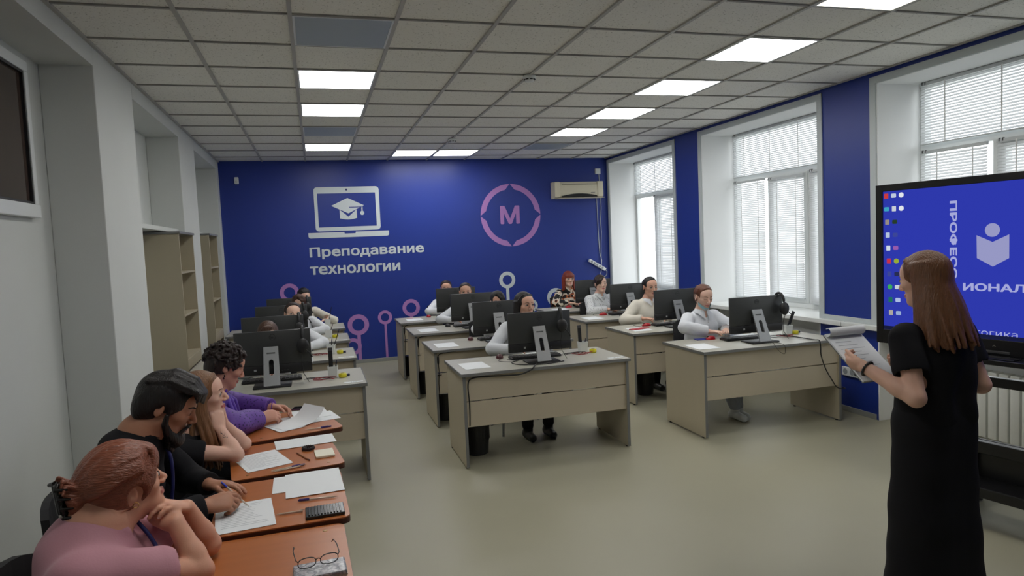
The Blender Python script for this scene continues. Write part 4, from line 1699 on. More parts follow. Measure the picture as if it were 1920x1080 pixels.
def headframe(fwd, pitch=0., roll=0.):
    """columns right, forward, up; pitch in degrees (+ looks up), roll + tilts to the person's right"""
    f = unit([fwd[0], fwd[1], 0])
    p = math.radians(pitch)
    F = np.array([f[0] * math.cos(p), f[1] * math.cos(p), math.sin(p)])
    r = unit(np.cross(F, [0, 0, 1]))
    u = np.cross(r, F)
    a = math.radians(roll)
    r2 = r * math.cos(a) - u * math.sin(a)
    u2 = u * math.cos(a) + r * math.sin(a)
    return np.stack([r2, F, u2], 1)


def skin_mat(name, c, lips):
    m = mat(name, c, .5, var=.10, vs=14, bump=.04, bs=220, spec=.35, sub=.12)
    l = mat(name + '_lips', lips, .4, spec=.4)
    return m, l


def head_sdf(S, c, R, s=1., male=False, fine=False):
    T = lambda x, y, z: c + R @ (np.array([x, y, z]) * s)
    E = lambda p, r, k, sub=False: S.ell(T(*p), np.array(r) * s, R, k * s, sub)
    Cc = lambda a, b, ra, rb, k, sub=False: S.cap(T(*a), T(*b), ra * s, rb * s, k * s, sub)
    E((0, -.012, .028), (.073, .094, .084), .01)
    E((0, .045, .035), (.058, .043, .048), .03)
    E((0, .035, -.03), (.059 if male else .057, .052, .07), .03)
    jw = .052 if male else .042
    jr = .021 if male else .019
    for q in (-1, 1):
        Cc((q * jw, .0, -.056), (q * (.021 if male else .015), .058, -.094), jr, .017 if male else .016, .025)
    E((0, .03, -.075), (.044 if male else .039, .05, .034), .02)
    E((0, .070, -.096), (.019, .018, .017), .022)
    for q in (-1, 1):
        E((q * .040, .058, -.02), (.022, .019, .017), .022)
        Cc((q * .012, .083, .017), (q * .042, .068, .019), .0085 if male else .007, .008, .014)
    for q in (-1, 1):
        E((q * .031, .099, .0), (.0175, .017, .013), .012, True)
    for q in (-1, 1):
        E((q * .031, .0735, .0), (.016, .0145, .0125), .006)
    Cc((0, .086, .008), (0, .1075, -.029), .0072, .0105, .012)
    for q in (-1, 1):
        E((q * .0105, .097, -.0355), (.0082, .0095, .0075), .006)
        Cc((q * .018, .0840, -.0630), (0, .0915, -.0612), .0038, .0048, .007)
        Cc((q * .015, .0845, -.0705), (0, .0908, -.0715), .0040, .0052, .007)
    if fine:
        Cc((-.021, .0935, -.0662), (.021, .0935, -.0662), .0016, .0016, .004, True)
    for q in (-1, 1):
        Re = R @ np.array([[1, 0, 0], [0, .96, -.28], [0, .28, .96]])
        Rz = np.array([[math.cos(.35 * q), math.sin(.35 * q), 0], [-math.sin(.35 * q), math.cos(.35 * q), 0], [0, 0, 1]])
        S.ell(T(q * .0755, -.012, -.004), np.array((.0085, .0195, .031)) * s, R @ Rz, .006 * s)
        S.ell(T(q * .0865, -.008, -.002), np.array((.007, .010, .017)) * s, R @ Rz, .005 * s, True)


def hand_sdf(S, w, d, n, right, curl=(.3, .35, .25), spread=.06, s=1., thumb=(.55, .25, .25), curls=None):
    """w wrist, d pointing along the metacarpals, n out of the palm"""
    d = unit(d)
    n = unit(np.asarray(n) - d * (np.asarray(n) @ d))
    sd = np.cross(d, n) * (1 if right else -1)   # towards the thumb
    K = []
    for i, (o, L) in enumerate(((.027, .086), (.009, .089), (-.009, .085), (-.026, .077))):
        kn = w + d * L * s + sd * o * s
        S.cap(w + sd * o * .55 * s + d * .008, kn, .0135 * s, .0115 * s, .012 * s)
        K.append(kn)
    S.ell(w + d * .045 * s, np.array([.037, .047, .0145]) * s, np.stack([sd, d, n], 1), .012)
    S.ell(w + d * .03 * s + sd * .022 * s + n * .008 * s, np.array([.016, .03, .014]) * s, np.stack([sd, d, n], 1), .012)
    tips = []
    for i, L in enumerate((.072, .080, .074, .058)):
        cu = curls[i] if curls else curl
        a = 0.
        p = K[i]
        sp = spread * (1.5 - i)
        dd = unit(d + sd * sp)
        for j, (f, r0, r1) in enumerate(((.46, .0098, .0088), (.30, .0088, .0080), (.24, .0080, .0066))):
            a += cu[j]
            q = p + (dd * math.cos(a) + n * math.sin(a)) * L * f * s
            S.cap(p, q, r0 * s, r1 * s, .003)
            p = q
        tips.append(p)
    p = w + d * .022 * s + sd * .026 * s + n * .004 * s
    t = unit(d * math.cos(thumb[0]) + sd * math.sin(thumb[0]) + n * .25)
    ax = n
    for j, (f, r0, r1) in enumerate(((.042, .0135, .0115), (.034, .0112, .0098), (.027, .0098, .0078))):
        q = p + t * f * s
        S.cap(p, q, r0 * s, r1 * s, .006 if j == 0 else .003)
        p = q
        t = unit(t + n * thumb[1] - sd * thumb[2])
    tips.append(p)
    return tips


def face_bits(o, c, R, s, iris, browc, male=False, closed=False, es=1.18):
    """eyes, eyebrows, lashes as children of the body mesh, laid on its surface"""
    T = lambda p: c + R @ (np.asarray(p, float) * s)
    nv = len(o.data.vertices)
    W = np.zeros(nv * 3, np.float32)
    o.data.vertices.foreach_get('co', W)
    L = ((W.reshape(-1, 3) - c) @ R) / s
    L = L[(np.abs(L[:, 0]) < .075) & (L[:, 1] > .02) & (np.abs(L[:, 2]) < .06)]

    def sy(x, z, r=.0075):
        m = (np.abs(L[:, 0] - x) < r) & (np.abs(L[:, 2] - z) < r)
        if not m.any():
            return .08
        P = L[m]
        w = 1 / (.0012 + np.hypot(P[:, 0] - x, P[:, 2] - z)) ** 2
        return float((P[:, 1] * w).sum() / w.sum())
    sc = mat('eye_white', lin(205, 200, 196), .3)
    im = mat('iris_' + iris[0], iris[1], .2)
    pm = mat('pupil', (.004, .004, .004), .15)
    bm_ = mat('brow_' + browc[0], browc[1], .8)
    for q in (-1, 1):
        ex = q * .0315
        y0 = sy(ex, .0, .009)
        if not closed:
            n, m = 20, 12
            V, F = [], []
            for i in range(m + 1):
                t = PI * i / m
                for k in range(n):
                    a = 2 * PI * k / n
                    x, yy, z = math.sin(t) * math.cos(a), math.cos(t), math.sin(t) * math.sin(a)
                    X = x * .0130 * es
                    Z = z * .0062 * es * (1 - .35 * x * x)
                    V.append(T((ex + X, y0 - .0008 + yy * .0034 - (X ** 2) * 13.0, Z + .0004)))
            for i in range(m):
                for k in range(n):
                    k2 = (k + 1) % n
                    F.append((i * n + k, i * n + k2, (i + 1) * n + k2, (i + 1) * n + k))
            mb = MB()
            mb.add(V, F)
            e = mb.build('eye', sc, o, 60)
            e.data.materials.append(im)
            e.data.materials.append(pm)
            for poly in e.data.polygons:
                cc = np.mean([(R.T @ (np.array(e.data.vertices[v].co) - c)) / s for v in poly.vertices], 0)
                rr = math.hypot(cc[0] - ex, cc[2] - .0008)
                if cc[1] > y0 - .001:
                    poly.material_index = 2 if rr < .0026 else (1 if rr < .0066 else 0)
        lash = MB()
        pts = []
        for k in range(9):
            u = -1 + 2 * k / 8
            X = u * .0145 * es
            z = ((.0066 * (1 - u * u)) * es if not closed else -.0022 - .003 * (1 - u * u)) + .0004
            pts.append(T((ex + X, max(y0 + .0022 - (X ** 2) * 14, sy(ex + X, z) + .0003), z)))
        lash.tube(pts, [(.0015 if not male else .0012) * s * (.6 + .4 * (1 - abs(-1 + 2 * k / 8))) for k in range(9)], 6)
        lash.build('eyelashes', mat('lash_dark', (.012, .009, .008), .7), o, 60)
        pts, rad = [], []
        for k in range(9):
            u = k / 8
            X = .0125 + .037 * u
            Z = .0195 + .0055 * math.sin(min(1, u * 1.25) * PI * .62) - .003 * u * u
            pts.append(T((q * X, sy(q * X, Z) + .0002, Z)))
            rad.append((.0043 if male else .0029) * s * (1 - .6 * u) if u > .2 else (.0038 if male else .0026) * s)
        MB().tube(pts, rad, 8).build('eyebrow', bm_, o, 60)


def lips_faces(o, c, R, s, idx=1):
    me = o.data
    n = len(me.polygons)
    C = np.zeros(n * 3, np.float32)
    me.polygons.foreach_get('center', C)
    C = C.reshape(-1, 3)
    L = (C - c) @ R / s
    u = np.abs(L[:, 0])
    m = (u < .0225) & (L[:, 1] > .080) & (L[:, 2] < -.0570 - .12 * u) & (L[:, 2] > -.0765 + .34 * u)
    mi = np.zeros(n, np.int32)
    mi[m] = idx
    me.polygons.foreach_set('material_index', mi)


def hairmat(name, c, rough=.42, stretch=(60, 60, 5), var=.45):
    if name in _mats:
        return _mats[name]
    return mat(name, c, rough, var=var, vs=3.2, bump=.55, bs=3.0, stretch=stretch, spec=.45)


def scalp(S, c, R, s, puff=.010, front=.0, low=-.06, face=True, temple=.0, k=.01):
    """hair shell around the skull with the face left free"""
    T = lambda x, y, z: c + R @ (np.array([x, y, z]) * s)
    S.ell(T(0, -.014, .029), np.array((.073 + puff, .094 + puff, .084 + puff)) * s, R, k)
    S.ell(T(0, -.045, -.02), np.array((.066 + puff * .7, .058 + puff, .07)) * s, R, .02)
    if face:
        # free the face: everything in front of a slanted front and under the hairline
        S.ell(T(0, .105, -.028), np.array((.064 + temple, .072, .094 - front)) * s, R, .012, True)
        S.ell(T(0, .06, -.10), np.array((.09, .085, .075)) * s, R, .012, True)
        for q in (-1, 1):
            S.ell(T(q * .085, .005, -.02), np.array((.03, .03, .036)) * s, R, .01, True)
    S.cut(T(0, -.03, low), R @ V3(0, .35, -1))


def lock(S, pts, r0, r1, k=.008, flat=None):
    """one tapering strand along a polyline, blended in once so that its joints stay smooth"""
    P = np.array(pts, float)
    n = len(P) - 1
    R = max(r0, r1)
    sl, X, Y, Z = S.reg(P.min(0) - R, P.max(0) + R, max(k, 3 * S.h))
    d = None
    for i in range(n):
        a, ba = P[i], P[i + 1] - P[i]
        L2 = max(ba @ ba, 1e-12)
        px, py, pz = X - np.float32(a[0]), Y - np.float32(a[1]), Z - np.float32(a[2])
        t = np.clip((px * ba[0] + py * ba[1] + pz * ba[2]) / L2, 0, 1).astype(np.float32)
        dx, dy, dz = px - t * ba[0], py - t * ba[1], pz - t * ba[2]
        e = np.sqrt(dx * dx + dy * dy + dz * dz) - (r0 + (r1 - r0) * (i + t) / n)
        d = e if d is None else np.minimum(d, e)
    S.comb(sl, d.astype(np.float32), k)


def finish(S, name, m, parent, keep=1):
    V, Q = S.mesh()
    if keep:
        V, Q = drop_islands(V, Q, keep)
    return obj_from(name, V, Q, m, parent)


def ik(a, b, l1, l2, pole):
    """elbow position between shoulder a and wrist b"""
    a, b = np.asarray(a, float), np.asarray(b, float)
    d = b - a
    L = np.linalg.norm(d)
    if L > (l1 + l2) * .999:
        return a + d * l1 / (l1 + l2)
    x = (l1 * l1 - l2 * l2 + L * L) / (2 * L)
    hgt = math.sqrt(max(l1 * l1 - x * x, 0))
    u = d / L
    p = np.asarray(pole, float)
    p = unit(p - u * (p @ u))
    return a + u * x + p * hgt


SHOE_W = mat('white_sneaker', lin(205, 208, 208), .5)
SHOE_B = mat('black_shoe', (.012, .012, .012), .4)
BLACKC = mat('black_cloth', (.011, .011, .013), .9, bump=.08, bs=260, sheen=.0, spec=.2)
TROUS = mat('black_trousers', (.014, .014, .017), .9, bump=.1, bs=200, spec=.2)


def person(sp):
    """sp: joints in world space and looks; returns the body mesh object with clothes and hair as children"""
    h = sp.get('h', .005)
    g = lambda k, d=None: sp.get(k, d)
    c, R, s = V3(sp['head']), sp['R'], g('hs', 1.)
    nk, ch, pl = V3(sp['neck']), V3(sp['chest']), V3(sp['pel'])
    sh, el, wr = [[V3(x) for x in sp[k]] for k in ('sh', 'el', 'wr')]   # [left, right]
    kn, an, hp = [[V3(x) for x in sp[k]] for k in ('kn', 'an', 'hip')]
    tw = g('tw', 1.)
    allp = np.array([c, nk, ch, pl, *sh, *el, *wr, *kn, *an, *hp])
    lo, hi = allp.min(0) - .24, allp.max(0) + .24
    lo[2] = max(lo[2], -.005)
    B = SDF(lo, hi, h)
    male = g('male', False)
    head_sdf(B, c, R, s, male, h < .0045)
    T = lambda x, y, z: c + R @ (np.array([x, y, z]) * s)
    nr = g('nr', .056 if male else .047)
    B.cap(T(0, -.022, -.065), nk + V3(0, 0, .0), nr * s, nr * 1.08 * s, .025)
    # trunk under the clothes
    right = unit(sh[1] - sh[0])
    B.cap(sh[0], sh[1], .040 * tw, None, .05)
    B.cap(nk, ch, .07 * tw, .085 * tw, .05)
    bd = g('bust', 0.)
    fwd = unit(np.cross([0, 0, 1], right))
    B.cap(ch - right * .06 * tw, pl - right * .06 * tw, .085 * tw, .095 * tw, .05)
    B.cap(ch + right * .06 * tw, pl + right * .06 * tw, .085 * tw, .095 * tw, .05)
    ar = g('ar', .040 if male else .036)
    tips = []
    for i in (0, 1):
        B.cap(sh[i], el[i], ar * 1.12, ar * .92, .02)
        B.cap(el[i], el[i] + (wr[i] - el[i]) * .35, ar * .95, ar * .93, .015)
        B.cap(el[i] + (wr[i] - el[i]) * .3, wr[i], ar * .93, ar * .66, .015)
        hd = sp['hand'][i]
        tips.append(hand_sdf(B, wr[i], hd['d'], hd['n'], i == 1, hd.get('curl', (.3, .35, .25)), hd.get('spread', .06), hd.get('s', 1.0 if male else .92), hd.get('thumb', (.55, .25, .25)), hd.get('curls')))
    for i in (0, 1):
        B.cap(hp[i], kn[i], .072 * tw, .052, .03)
        B.cap(kn[i], an[i], .050, .034, .02)
        f = unit(V3(sp['foot'][i]) if 'foot' in sp else fwd)
        B.cap(an[i] - f * .03 + V3(0, 0, -.035), an[i] + f * .12 + V3(0, 0, -.05), .028, .022, .02)
    V, Q = B.mesh()
    V, Q = drop_islands(V, Q)
    del B
    sk, lp = skin_mat('skin_' + sp['tone'][0], sp['tone'][1], sp['tone'][2])
    body = obj_from('person', V, Q, [sk, lp])
    lips_faces(body, c, R, s)
    tag(body, sp['label'], 'person', g('group'))
    face_bits(body, c, R, s, sp['iris'], sp['brow'], male, g('closed', False))
    # --- clothes
    hc = g('hcl', h)
    cl = g('slack', .012)
    C_ = SDF(lo - .03, hi + .03, hc)
    rr = lambda r: r * tw + cl
    C_.cap(sh[0] + right * .01, sh[1] - right * .01, .045 * tw + cl, None, .05)
    C_.cap(nk - V3(0, 0, .035), ch, rr(.065), rr(.095), .05)
    for q in (-1, 1):
        C_.cap(ch + right * q * .065 * tw, pl + right * q * .065 * tw, rr(.09), rr(.10), .05)
        if bd:
            C_.ell(ch + right * q * .075 * tw + fwd * (.075 * tw + .02) - V3(0, 0, .03), (bd, bd, bd), None, .05)
    if g('hump'):
        C_.ell(nk - fwd * .055 - V3(0, 0, .045), V3(.085, .13, .075) * g('hump') if abs(fwd[0]) > .7 else V3(.13, .085, .075) * g('hump'), None, .06)
    if g('belly'):
        C_.ell(ch * .5 + pl * .5 + fwd * .06 - V3(0, 0, .02), V3(.17, .17, .15) * g('belly'), None, .06)
    sl = g('sleeve', 'long')
    for i in (0, 1):
        e0 = el[i]
        ssl = cl + g('ssl', .004)
        if sl == 'long':
            C_.cap(sh[i], e0, ar * 1.12 + ssl, ar * 1.0 + ssl, .02)
            C_.cap(e0, wr[i], ar * 1.0 + ssl, ar * .72 + ssl * g('cuff', .8), .015)
            C_.cut(wr[i] - unit(wr[i] - e0) * .012, wr[i] - e0, wr[i] + unit(wr[i] - e0) * .028, .0405 + ssl)
        elif sl == 'short':
            f = g('slen', .55)
            e1 = sh[i] + (e0 - sh[i]) * f
            C_.cap(sh[i], e1, ar * 1.15 + ssl, ar * 1.12 + ssl * 1.3, .02)
            C_.cut(e1, e0 - sh[i], e1 + unit(e0 - sh[i]) * .075, .078)
        elif sl == 'none':
            C_.cap(sh[i] - right * (i * 2 - 1) * .035, sh[i] - right * (i * 2 - 1) * .02, ar * 1.2, None, .03)
    # neck opening
    hn = unit(T(0, -.02, -.06) - nk)
    nd = g('vneck', .0)
    C_.cut(nk + hn * .034, hn, nk + hn * .075, nr * s + .024)
    C_.ell(nk + hn * .03 + fwd * .035, (nr + .006, nr + .006, .045), None, .008, True)
    if nd:
        C_.cap(nk + fwd * .05 + hn * .02, nk + fwd * (.115 * tw) - V3(0, 0, nd), nr * .9, .012, .01, True)
    if g('wr_amp', .0025):
        C_.wrinkle(g('wr_amp', .0032), g('wr_f', 38), g('seed', 1))
    shirt = finish(C_, g('top', 'shirt'), sp['cloth'], body)
    if g('sleeve_m'):
        shirt.data.materials.append(sp['sleeve_m'])
        n_ = len(shirt.data.polygons)
        Cn = np.zeros(n_ * 3, np.float32)
        shirt.data.polygons.foreach_get('center', Cn)
        Cn = Cn.reshape(-1, 3)
        mi_ = np.zeros(n_, np.int32)
        for i in (0, 1):
            for a_, b_2 in ((sh[i] + (el[i] - sh[i]) * .3, el[i]), (el[i], wr[i])):
                ba = b_2 - a_
                tt = np.clip((Cn - a_) @ ba / (ba @ ba), 0, 1)
                mi_[(np.linalg.norm(Cn - a_ - tt[:, None] * ba, axis=1) < .085) & (tt > .0)] = 1
        shirt.data.polygons.foreach_set('material_index', mi_)
    # collar
    if g('collar'):
        up_ = g('collar') == 'stand'
        mb = MB()
        n = 28
        V = []
        hx_ = unit(T(0, -.02, -.06) - nk)
        for k in range(n + 1):
            th = math.radians(-168 + 336 * k / n)   # 0 = nape, +-168 = throat
            af = abs(th) / math.radians(168)
            dv = -fwd * math.cos(th) + right * math.sin(th)
            top = nk + dv * (nr * 1.08 * s + .006) + fwd * .010 + V3(0, 0, .052 - .022 * af)
            base = nk + dv * (nr * 1.08 * s + .012) + fwd * .010 + V3(0, 0, .012 - .02 * af)
            tip = max(0., (af - .72) / .28)
            if up_:
                rows = [base, base * .5 + top * .5 + dv * .002, top, top + dv * .006, base * .5 + top * .5 + dv * .009, base + dv * .010]
            else:
                out = nk + dv * (nr * 1.08 * s + .038 - .010 * tip) + fwd * (.010 + .022 * tip) + V3(0, 0, .012 - .018 * af - .052 * tip)
                rows = [base, top, top + dv * .006 + V3(0, 0, .002), out + V3(0, 0, .004), out, top + dv * .004 - V3(0, 0, .008)]
            V += [tuple(r_) for r_ in rows]
        F = []
        for k in range(n):
            for q in range(6):
                q2 = (q + 1) % 6
                F.append((k * 6 + q, k * 6 + q2, (k + 1) * 6 + q2, (k + 1) * 6 + q))
        F += [tuple(range(6)), tuple(range(n * 6 + 5, n * 6 - 1, -1))]
        mb.add(V, F)
        mb.build('collar', g('collar_m', sp['cloth']), shirt, 50)
        if not up_ and g('collar') != 'flat':
            # button placket
            mb = MB()
            for k in range(4):
                z_ = nk[2] - .085 - .075 * k
                b0 = nk + fwd * (.118 * tw + cl * .6)
                mb.sphere((b0[0], b0[1], z_), .0052, 10, 6)
            mb.build('button', mat('shirt_button', lin(200, 200, 200), .3), shirt, 60)
    # trousers / skirt
    P_ = SDF(lo - .02, hi + .02, max(h, .007))
    if g('skirt'):
        zb = g('skirt')
        ctr = (hp[0] + hp[1]) / 2
        f0 = V3(ctr[0], ctr[1], zb)
        for q in (-1, 1):
            P_.cap(pl + right * q * .07 + V3(0, 0, .10), ctr + right * q * .075, .085, .105, .06)
            P_.cap(ctr + right * q * .08, f0 + right * q * .105, .108, .135, .06)
        P_.cap(ctr, f0 + fwd * .03, .10, .16, .06)
        P_.cut(f0, V3(0, 0, -1))
        P_.wrinkle(.003, 22, 5)
        finish(P_, 'skirt', sp['legs_m'], body)
    else:
        for i in (0, 1):
            P_.cap(pl + right * (i * 2 - 1) * .06, hp[i], .105 * tw, .095 * tw, .04)
            P_.cap(hp[i], kn[i], .088 * tw, .066, .03)
            P_.cap(kn[i], an[i] + V3(0, 0, .03), .064, .05, .02)
        P_.wrinkle(.002, 40, 9)
        finish(P_, 'trousers', sp.get('legs_m', TROUS), body)
    for i in (0, 1):
        f = unit(V3(sp['foot'][i]) if 'foot' in sp else fwd)
        H = SDF(an[i] - .22, an[i] + .22, .005)
        z0 = an[i][2] - .085
        b0 = V3(an[i][0], an[i][1], 0)
        H.cap(b0 - f * .035 + V3(0, 0, z0 + .037), b0 + f * .135 + V3(0, 0, z0 + .030), .040, .034, .02)
        H.cap(an[i] + V3(0, 0, -.005), b0 - f * .03 + V3(0, 0, z0 + .035), .044, .042, .02)
        H.cut(V3(0, 0, z0), V3(0, 0, -1))
        H.cut(an[i] + V3(0, 0, .005), V3(0, 0, 1))
        finish(H, 'shoe', g('shoe', SHOE_B), body)
    # hair
    if g('hair'):
        sp['hair'](sp, body, c, R, s, T)
    return body, tips, T


# ---------------------------------------------------------------- hair styles
def hgrid(c, ext, h, dn=.22):
    return SDF(c - V3(ext, ext, dn), c + V3(ext, ext, .2), h)


def hair_pulled(sp, body, c, R, s, T):
    H = hgrid(c, .2, sp.get('hh', .004))
    scalp(H, c, R, s, .007, -.004, -.075, True, .0)
    H.ell(T(0, -.115, sp.get('bun_z', .0)), np.array((.034, .030, .034)) * s * sp.get('bun', 1.), R, .02)
    r2 = np.random.default_rng(int(abs(c[0] * 977)) % 1000)
    for k in range(23):
        u = -1 + 2 * k / 22
        a = u * 1.45
        lock(H, [T(.066 * math.sin(a), .056 - .05 * abs(u) ** 2.2, .030 + .068 * math.cos(a)), T(.079 * math.sin(a), .0, .031 + .086 * math.cos(a)), T(.077 * math.sin(a) * .95, -.06, .024 + .078 * math.cos(a) * .92), T(.03 * math.sin(a), -.112, .02 * math.cos(a))],
             .006 + .002 * r2.random(), .007, .0045)
    finish(H, 'hair', sp['hm'], body)


def hair_long(sp, body, c, R, s, T):
    """long hair parted in the middle, some of it falling in front of the shoulders"""
    H = hgrid(c, .27, sp.get('hh', .004), sp.get('hlen', .45) + .08)
    scalp(H, c, R, s, .010, -.002, -.2, True, .002)
    r2 = np.random.default_rng(3)
    L = sp.get('hlen', .45)
    for q in (-1, 1):
        for k in range(22):
            a = math.radians(58 + 122 * k / 21)
            x0, y0 = q * .080 * math.sin(a), .066 * math.cos(a) - .016
            p0 = T(x0, y0, .03)
            p1 = T(x0 * 1.10, y0 * 1.05 - .004, -.06)
            out = p1 - c
            out[2] = 0
            fl = sp.get('flare', .03)
            p2 = p1 + V3(0, 0, -L * .35) + unit(out) * fl + r2.normal(size=3) * .006
            p3 = p1 + V3(0, 0, -L * (.72 + .1 * r2.random())) + unit(out) * fl * 1.2 + r2.normal(size=3) * .01
            if sp.get('front') and k < 7 and (sp.get('front') == 2 or q == sp.get('front')):
                p2 = p2 + R[:, 1] * .085
                p3 = p3 + R[:, 1] * .105
            lock(H, [p0, p1, p2, p3], .014, .006, .007)
    for k in range(11):
        u = -1 + 2 * k / 10
        lock(H, [T(u * .006, .050, .098), T(u * .050, .048, .088), T(u * .078, .020, .045)], .006, .007, .006)
    finish(H, 'hair', sp['hm'], body)


def hair_bangs(sp, body, c, R, s, T):
    H = hgrid(c, .2, sp.get('hh', .004), .3)
    scalp(H, c, R, s, .011, -.006, -.2, True, .004)
    for k in range(11):
        u = -1 + 2 * k / 10
        lock(H, [T(u * .055, .070 - .02 * u * u, .082 - .015 * u * u), T(u * .062, .094 - .022 * u * u, .05), T(u * .062, .097 - .022 * u * u, .026)], .013, .008, .01)
    for q in (-1, 1):
        for k in range(10):
            a = math.radians(58 + 122 * k / 9)
            x0, y0 = q * .083 * math.sin(a), .062 * math.cos(a) - .016
            lock(H, [T(x0, y0, .02), T(x0 * 1.08, y0, -.07), T(x0 * 1.1, y0 * 1.1, -.16 - .01 * (k % 3))], .019, .010, .012)
    finish(H, 'hair', sp['hm'], body)


def hair_side(sp, body, c, R, s, T):
    """pulled back with a swept side fringe"""
    H = hgrid(c, .2, sp.get('hh', .004))
    scalp(H, c, R, s, .011, -.010, -.085, True, .004)
    for k in range(9):
        u = k / 8
        q = sp.get('sweep', 1)
        lock(H, [T(q * (.02 - .05 * u), .07, .093), T(q * (-.012 - .05 * u), .094 - .03 * u, .058 - .01 * u), T(q * (-.04 - .034 * u), .084 - .05 * u, .018 - .03 * u)], .014, .009, .01)
    H.ell(T(0, -.115, -.02), np.array((.03, .028, .036)) * s, R, .02)
    finish(H, 'hair', sp['hm'], body)
# ------------------------------------------------------------------ who sits where
TONE_F = ('fair', lin(222, 180, 158), lin(194, 118, 110))
TONE_L = ('light', lin(226, 186, 166), lin(198, 122, 116))
TONE_T = ('tan', lin(212, 166, 144), lin(176, 108, 100))
TONE_M = ('olive', lin(176, 126, 100), lin(138, 86, 78))
BRN = ('brown', lin(62, 40, 26))
BLU_I = ('grey', lin(80, 96, 106))
BR_DK = ('dark', lin(30, 20, 16))
BR_BR = ('brownish', lin(74, 48, 32))
BR_RD = ('reddish', lin(104, 64, 42))
H_BLACK = hairmat('hair_black', lin(22, 17, 16))
H_DARK = hairmat('hair_dark_brown', lin(44, 29, 23))
H_BROWN = hairmat('hair_brown', lin(72, 46, 32))
H_AUB = hairmat('hair_auburn', lin(98, 54, 34))
H_RED = hairmat('hair_red', lin(128, 52, 34))
SHIRT_W = mat('white_shirt_cloth', lin(214, 218, 224), .85, bump=.45, bs=16, sheen=.1)
CREAM = mat('cream_knit', lin(216, 212, 200), .95, bump=.2, bs=260)
DOTS = ramp_mat('dotted_shirt_cloth', [(0, lin(30, 32, 40)), (.21, lin(30, 32, 40)), (.24, lin(205, 208, 210)), (1, lin(208, 211, 213))], 62, .85, kind='voronoi')
FLORAL = ramp_mat('floral_blouse_cloth', [(0, lin(20, 18, 18)), (.44, lin(20, 18, 18)), (.45, lin(214, 206, 190)), (.55, lin(214, 206, 190)), (.57, lin(166, 84, 36)), (.62, lin(166, 84, 36)), (.64, lin(24, 22, 20))], 13, .8, detail=1.0, const=True)


def student(c, i, crown, dx_head, yaw_h, pitch, label, hair, hm, cloth, tone, iris, brow, yaw_b=0., arms=None, **kw):
    """seated behind desk (c, i), facing the front; crown = height of the top of the head"""
    cx, cy = DC[c][0], DC[c][1][i]
    hx = dx_head
    hy = cy + kw.pop('dy', .56)
    zc = crown - .128
    f = V3(math.sin(yaw_b), -math.cos(yaw_b), 0)
    rt_ = V3(-math.cos(yaw_b), -math.sin(yaw_b), 0)
    hf = V3(math.sin(yaw_h), -math.cos(yaw_h), 0)
    head = V3(hx, hy, zc)
    R = headframe(hf, pitch, kw.pop('roll', 0.))
    neck = head - hf * .045
    neck = V3(neck[0], neck[1], zc - .162)
    pel = V3(hx, hy, 0) - f * .085 + V3(0, 0, .605)
    chest = neck * .55 + pel * .45 + f * .01
    w = kw.pop('shw', .165) - .028
    kw['tw'] = kw.get('tw', 1.) * .93
    sh = [neck - rt_ * w - V3(0, 0, .055) - f * .01, neck + rt_ * w - V3(0, 0, .055) - f * .01]
    P = lambda r, fw_, z: V3(pel[0], pel[1], 0) + rt_ * r + f * fw_ + V3(0, 0, z)
    arms = arms or [(-.10, .36, .795), (.10, .36, .80)]
    wr = [P(*a) for a in arms]
    el = []
    for k in (0, 1):
        for pz in (-.6, -.45, -.3, -.2, -.1, .0, .08, .16):
            e_ = ik(sh[k], wr[k], .255, .235, rt_ * (-1 if k == 0 else 1) * .24 + V3(0, 0, pz) - f * .38)
            if e_[2] > .772:
                break
        el.append(e_)
    hands = kw.pop('hands', None) or [{'d': f + rt_ * .5 + V3(0, 0, .06), 'n': V3(0, 0, -1), 'curl': (.10, .18, .15)}, {'d': f - rt_ * .5 + V3(0, 0, .06), 'n': V3(0, 0, -1), 'curl': (.10, .18, .15)}]
    spx = dict(label=label, head=head, R=R, neck=neck, chest=chest, pel=pel, sh=sh, el=el, wr=wr, hand=hands,
               hip=[pel - rt_ * .085 - V3(0, 0, .03), pel + rt_ * .085 - V3(0, 0, .03)],
               kn=[P(-.10, .40, .548), P(.10, .40, .548)], an=[P(-.10, .33, .09), P(.10, .36, .09)],
               tone=tone, iris=iris, brow=brow, cloth=cloth, hair=hair, hm=hm, h=.0055, hcl=.0055, hh=.0045, group='students behind the computers')
    spx.update(kw)
    return person(spx)


YB = .04
student('mid', 0, 1.290, 3.075, .30, 2, 'woman with long black hair and white shirt behind the front desk of the middle column', hair_long, H_BLACK, SHIRT_W, TONE_T, BRN, BR_DK, tw=1.12, shw=.19, hlen=.42, front=2, flare=.015,
        collar='fold', arms=[(-.12, .34, .807), (.20, .33, .807)], slack=.016, dy=.55, hs=1.02)
student('mid', 1, 1.222, 3.165, -.12, -4, 'dark-haired woman whose eyes just clear the second monitor of the middle column', hair_side, H_BLACK, SHIRT_W, TONE_T, BRN, BR_DK, collar='fold')
student('mid', 2, 1.262, 3.085, -.2, -2, 'woman with dark hair pulled back, nose hidden by the third monitor of the middle column', hair_pulled, H_DARK, SHIRT_W, TONE_T, BRN, BR_DK, collar='fold', shw=.175,
        arms=[(-.10, .36, .807), (.22, .30, .807)])
student('mid', 3, 1.243, 3.065, -.15, -4, 'woman with only forehead and eyes above the rearmost monitor of the middle column', hair_pulled, H_DARK, SHIRT_W, TONE_T, BRN, BR_DK, collar='fold', shw=.19)
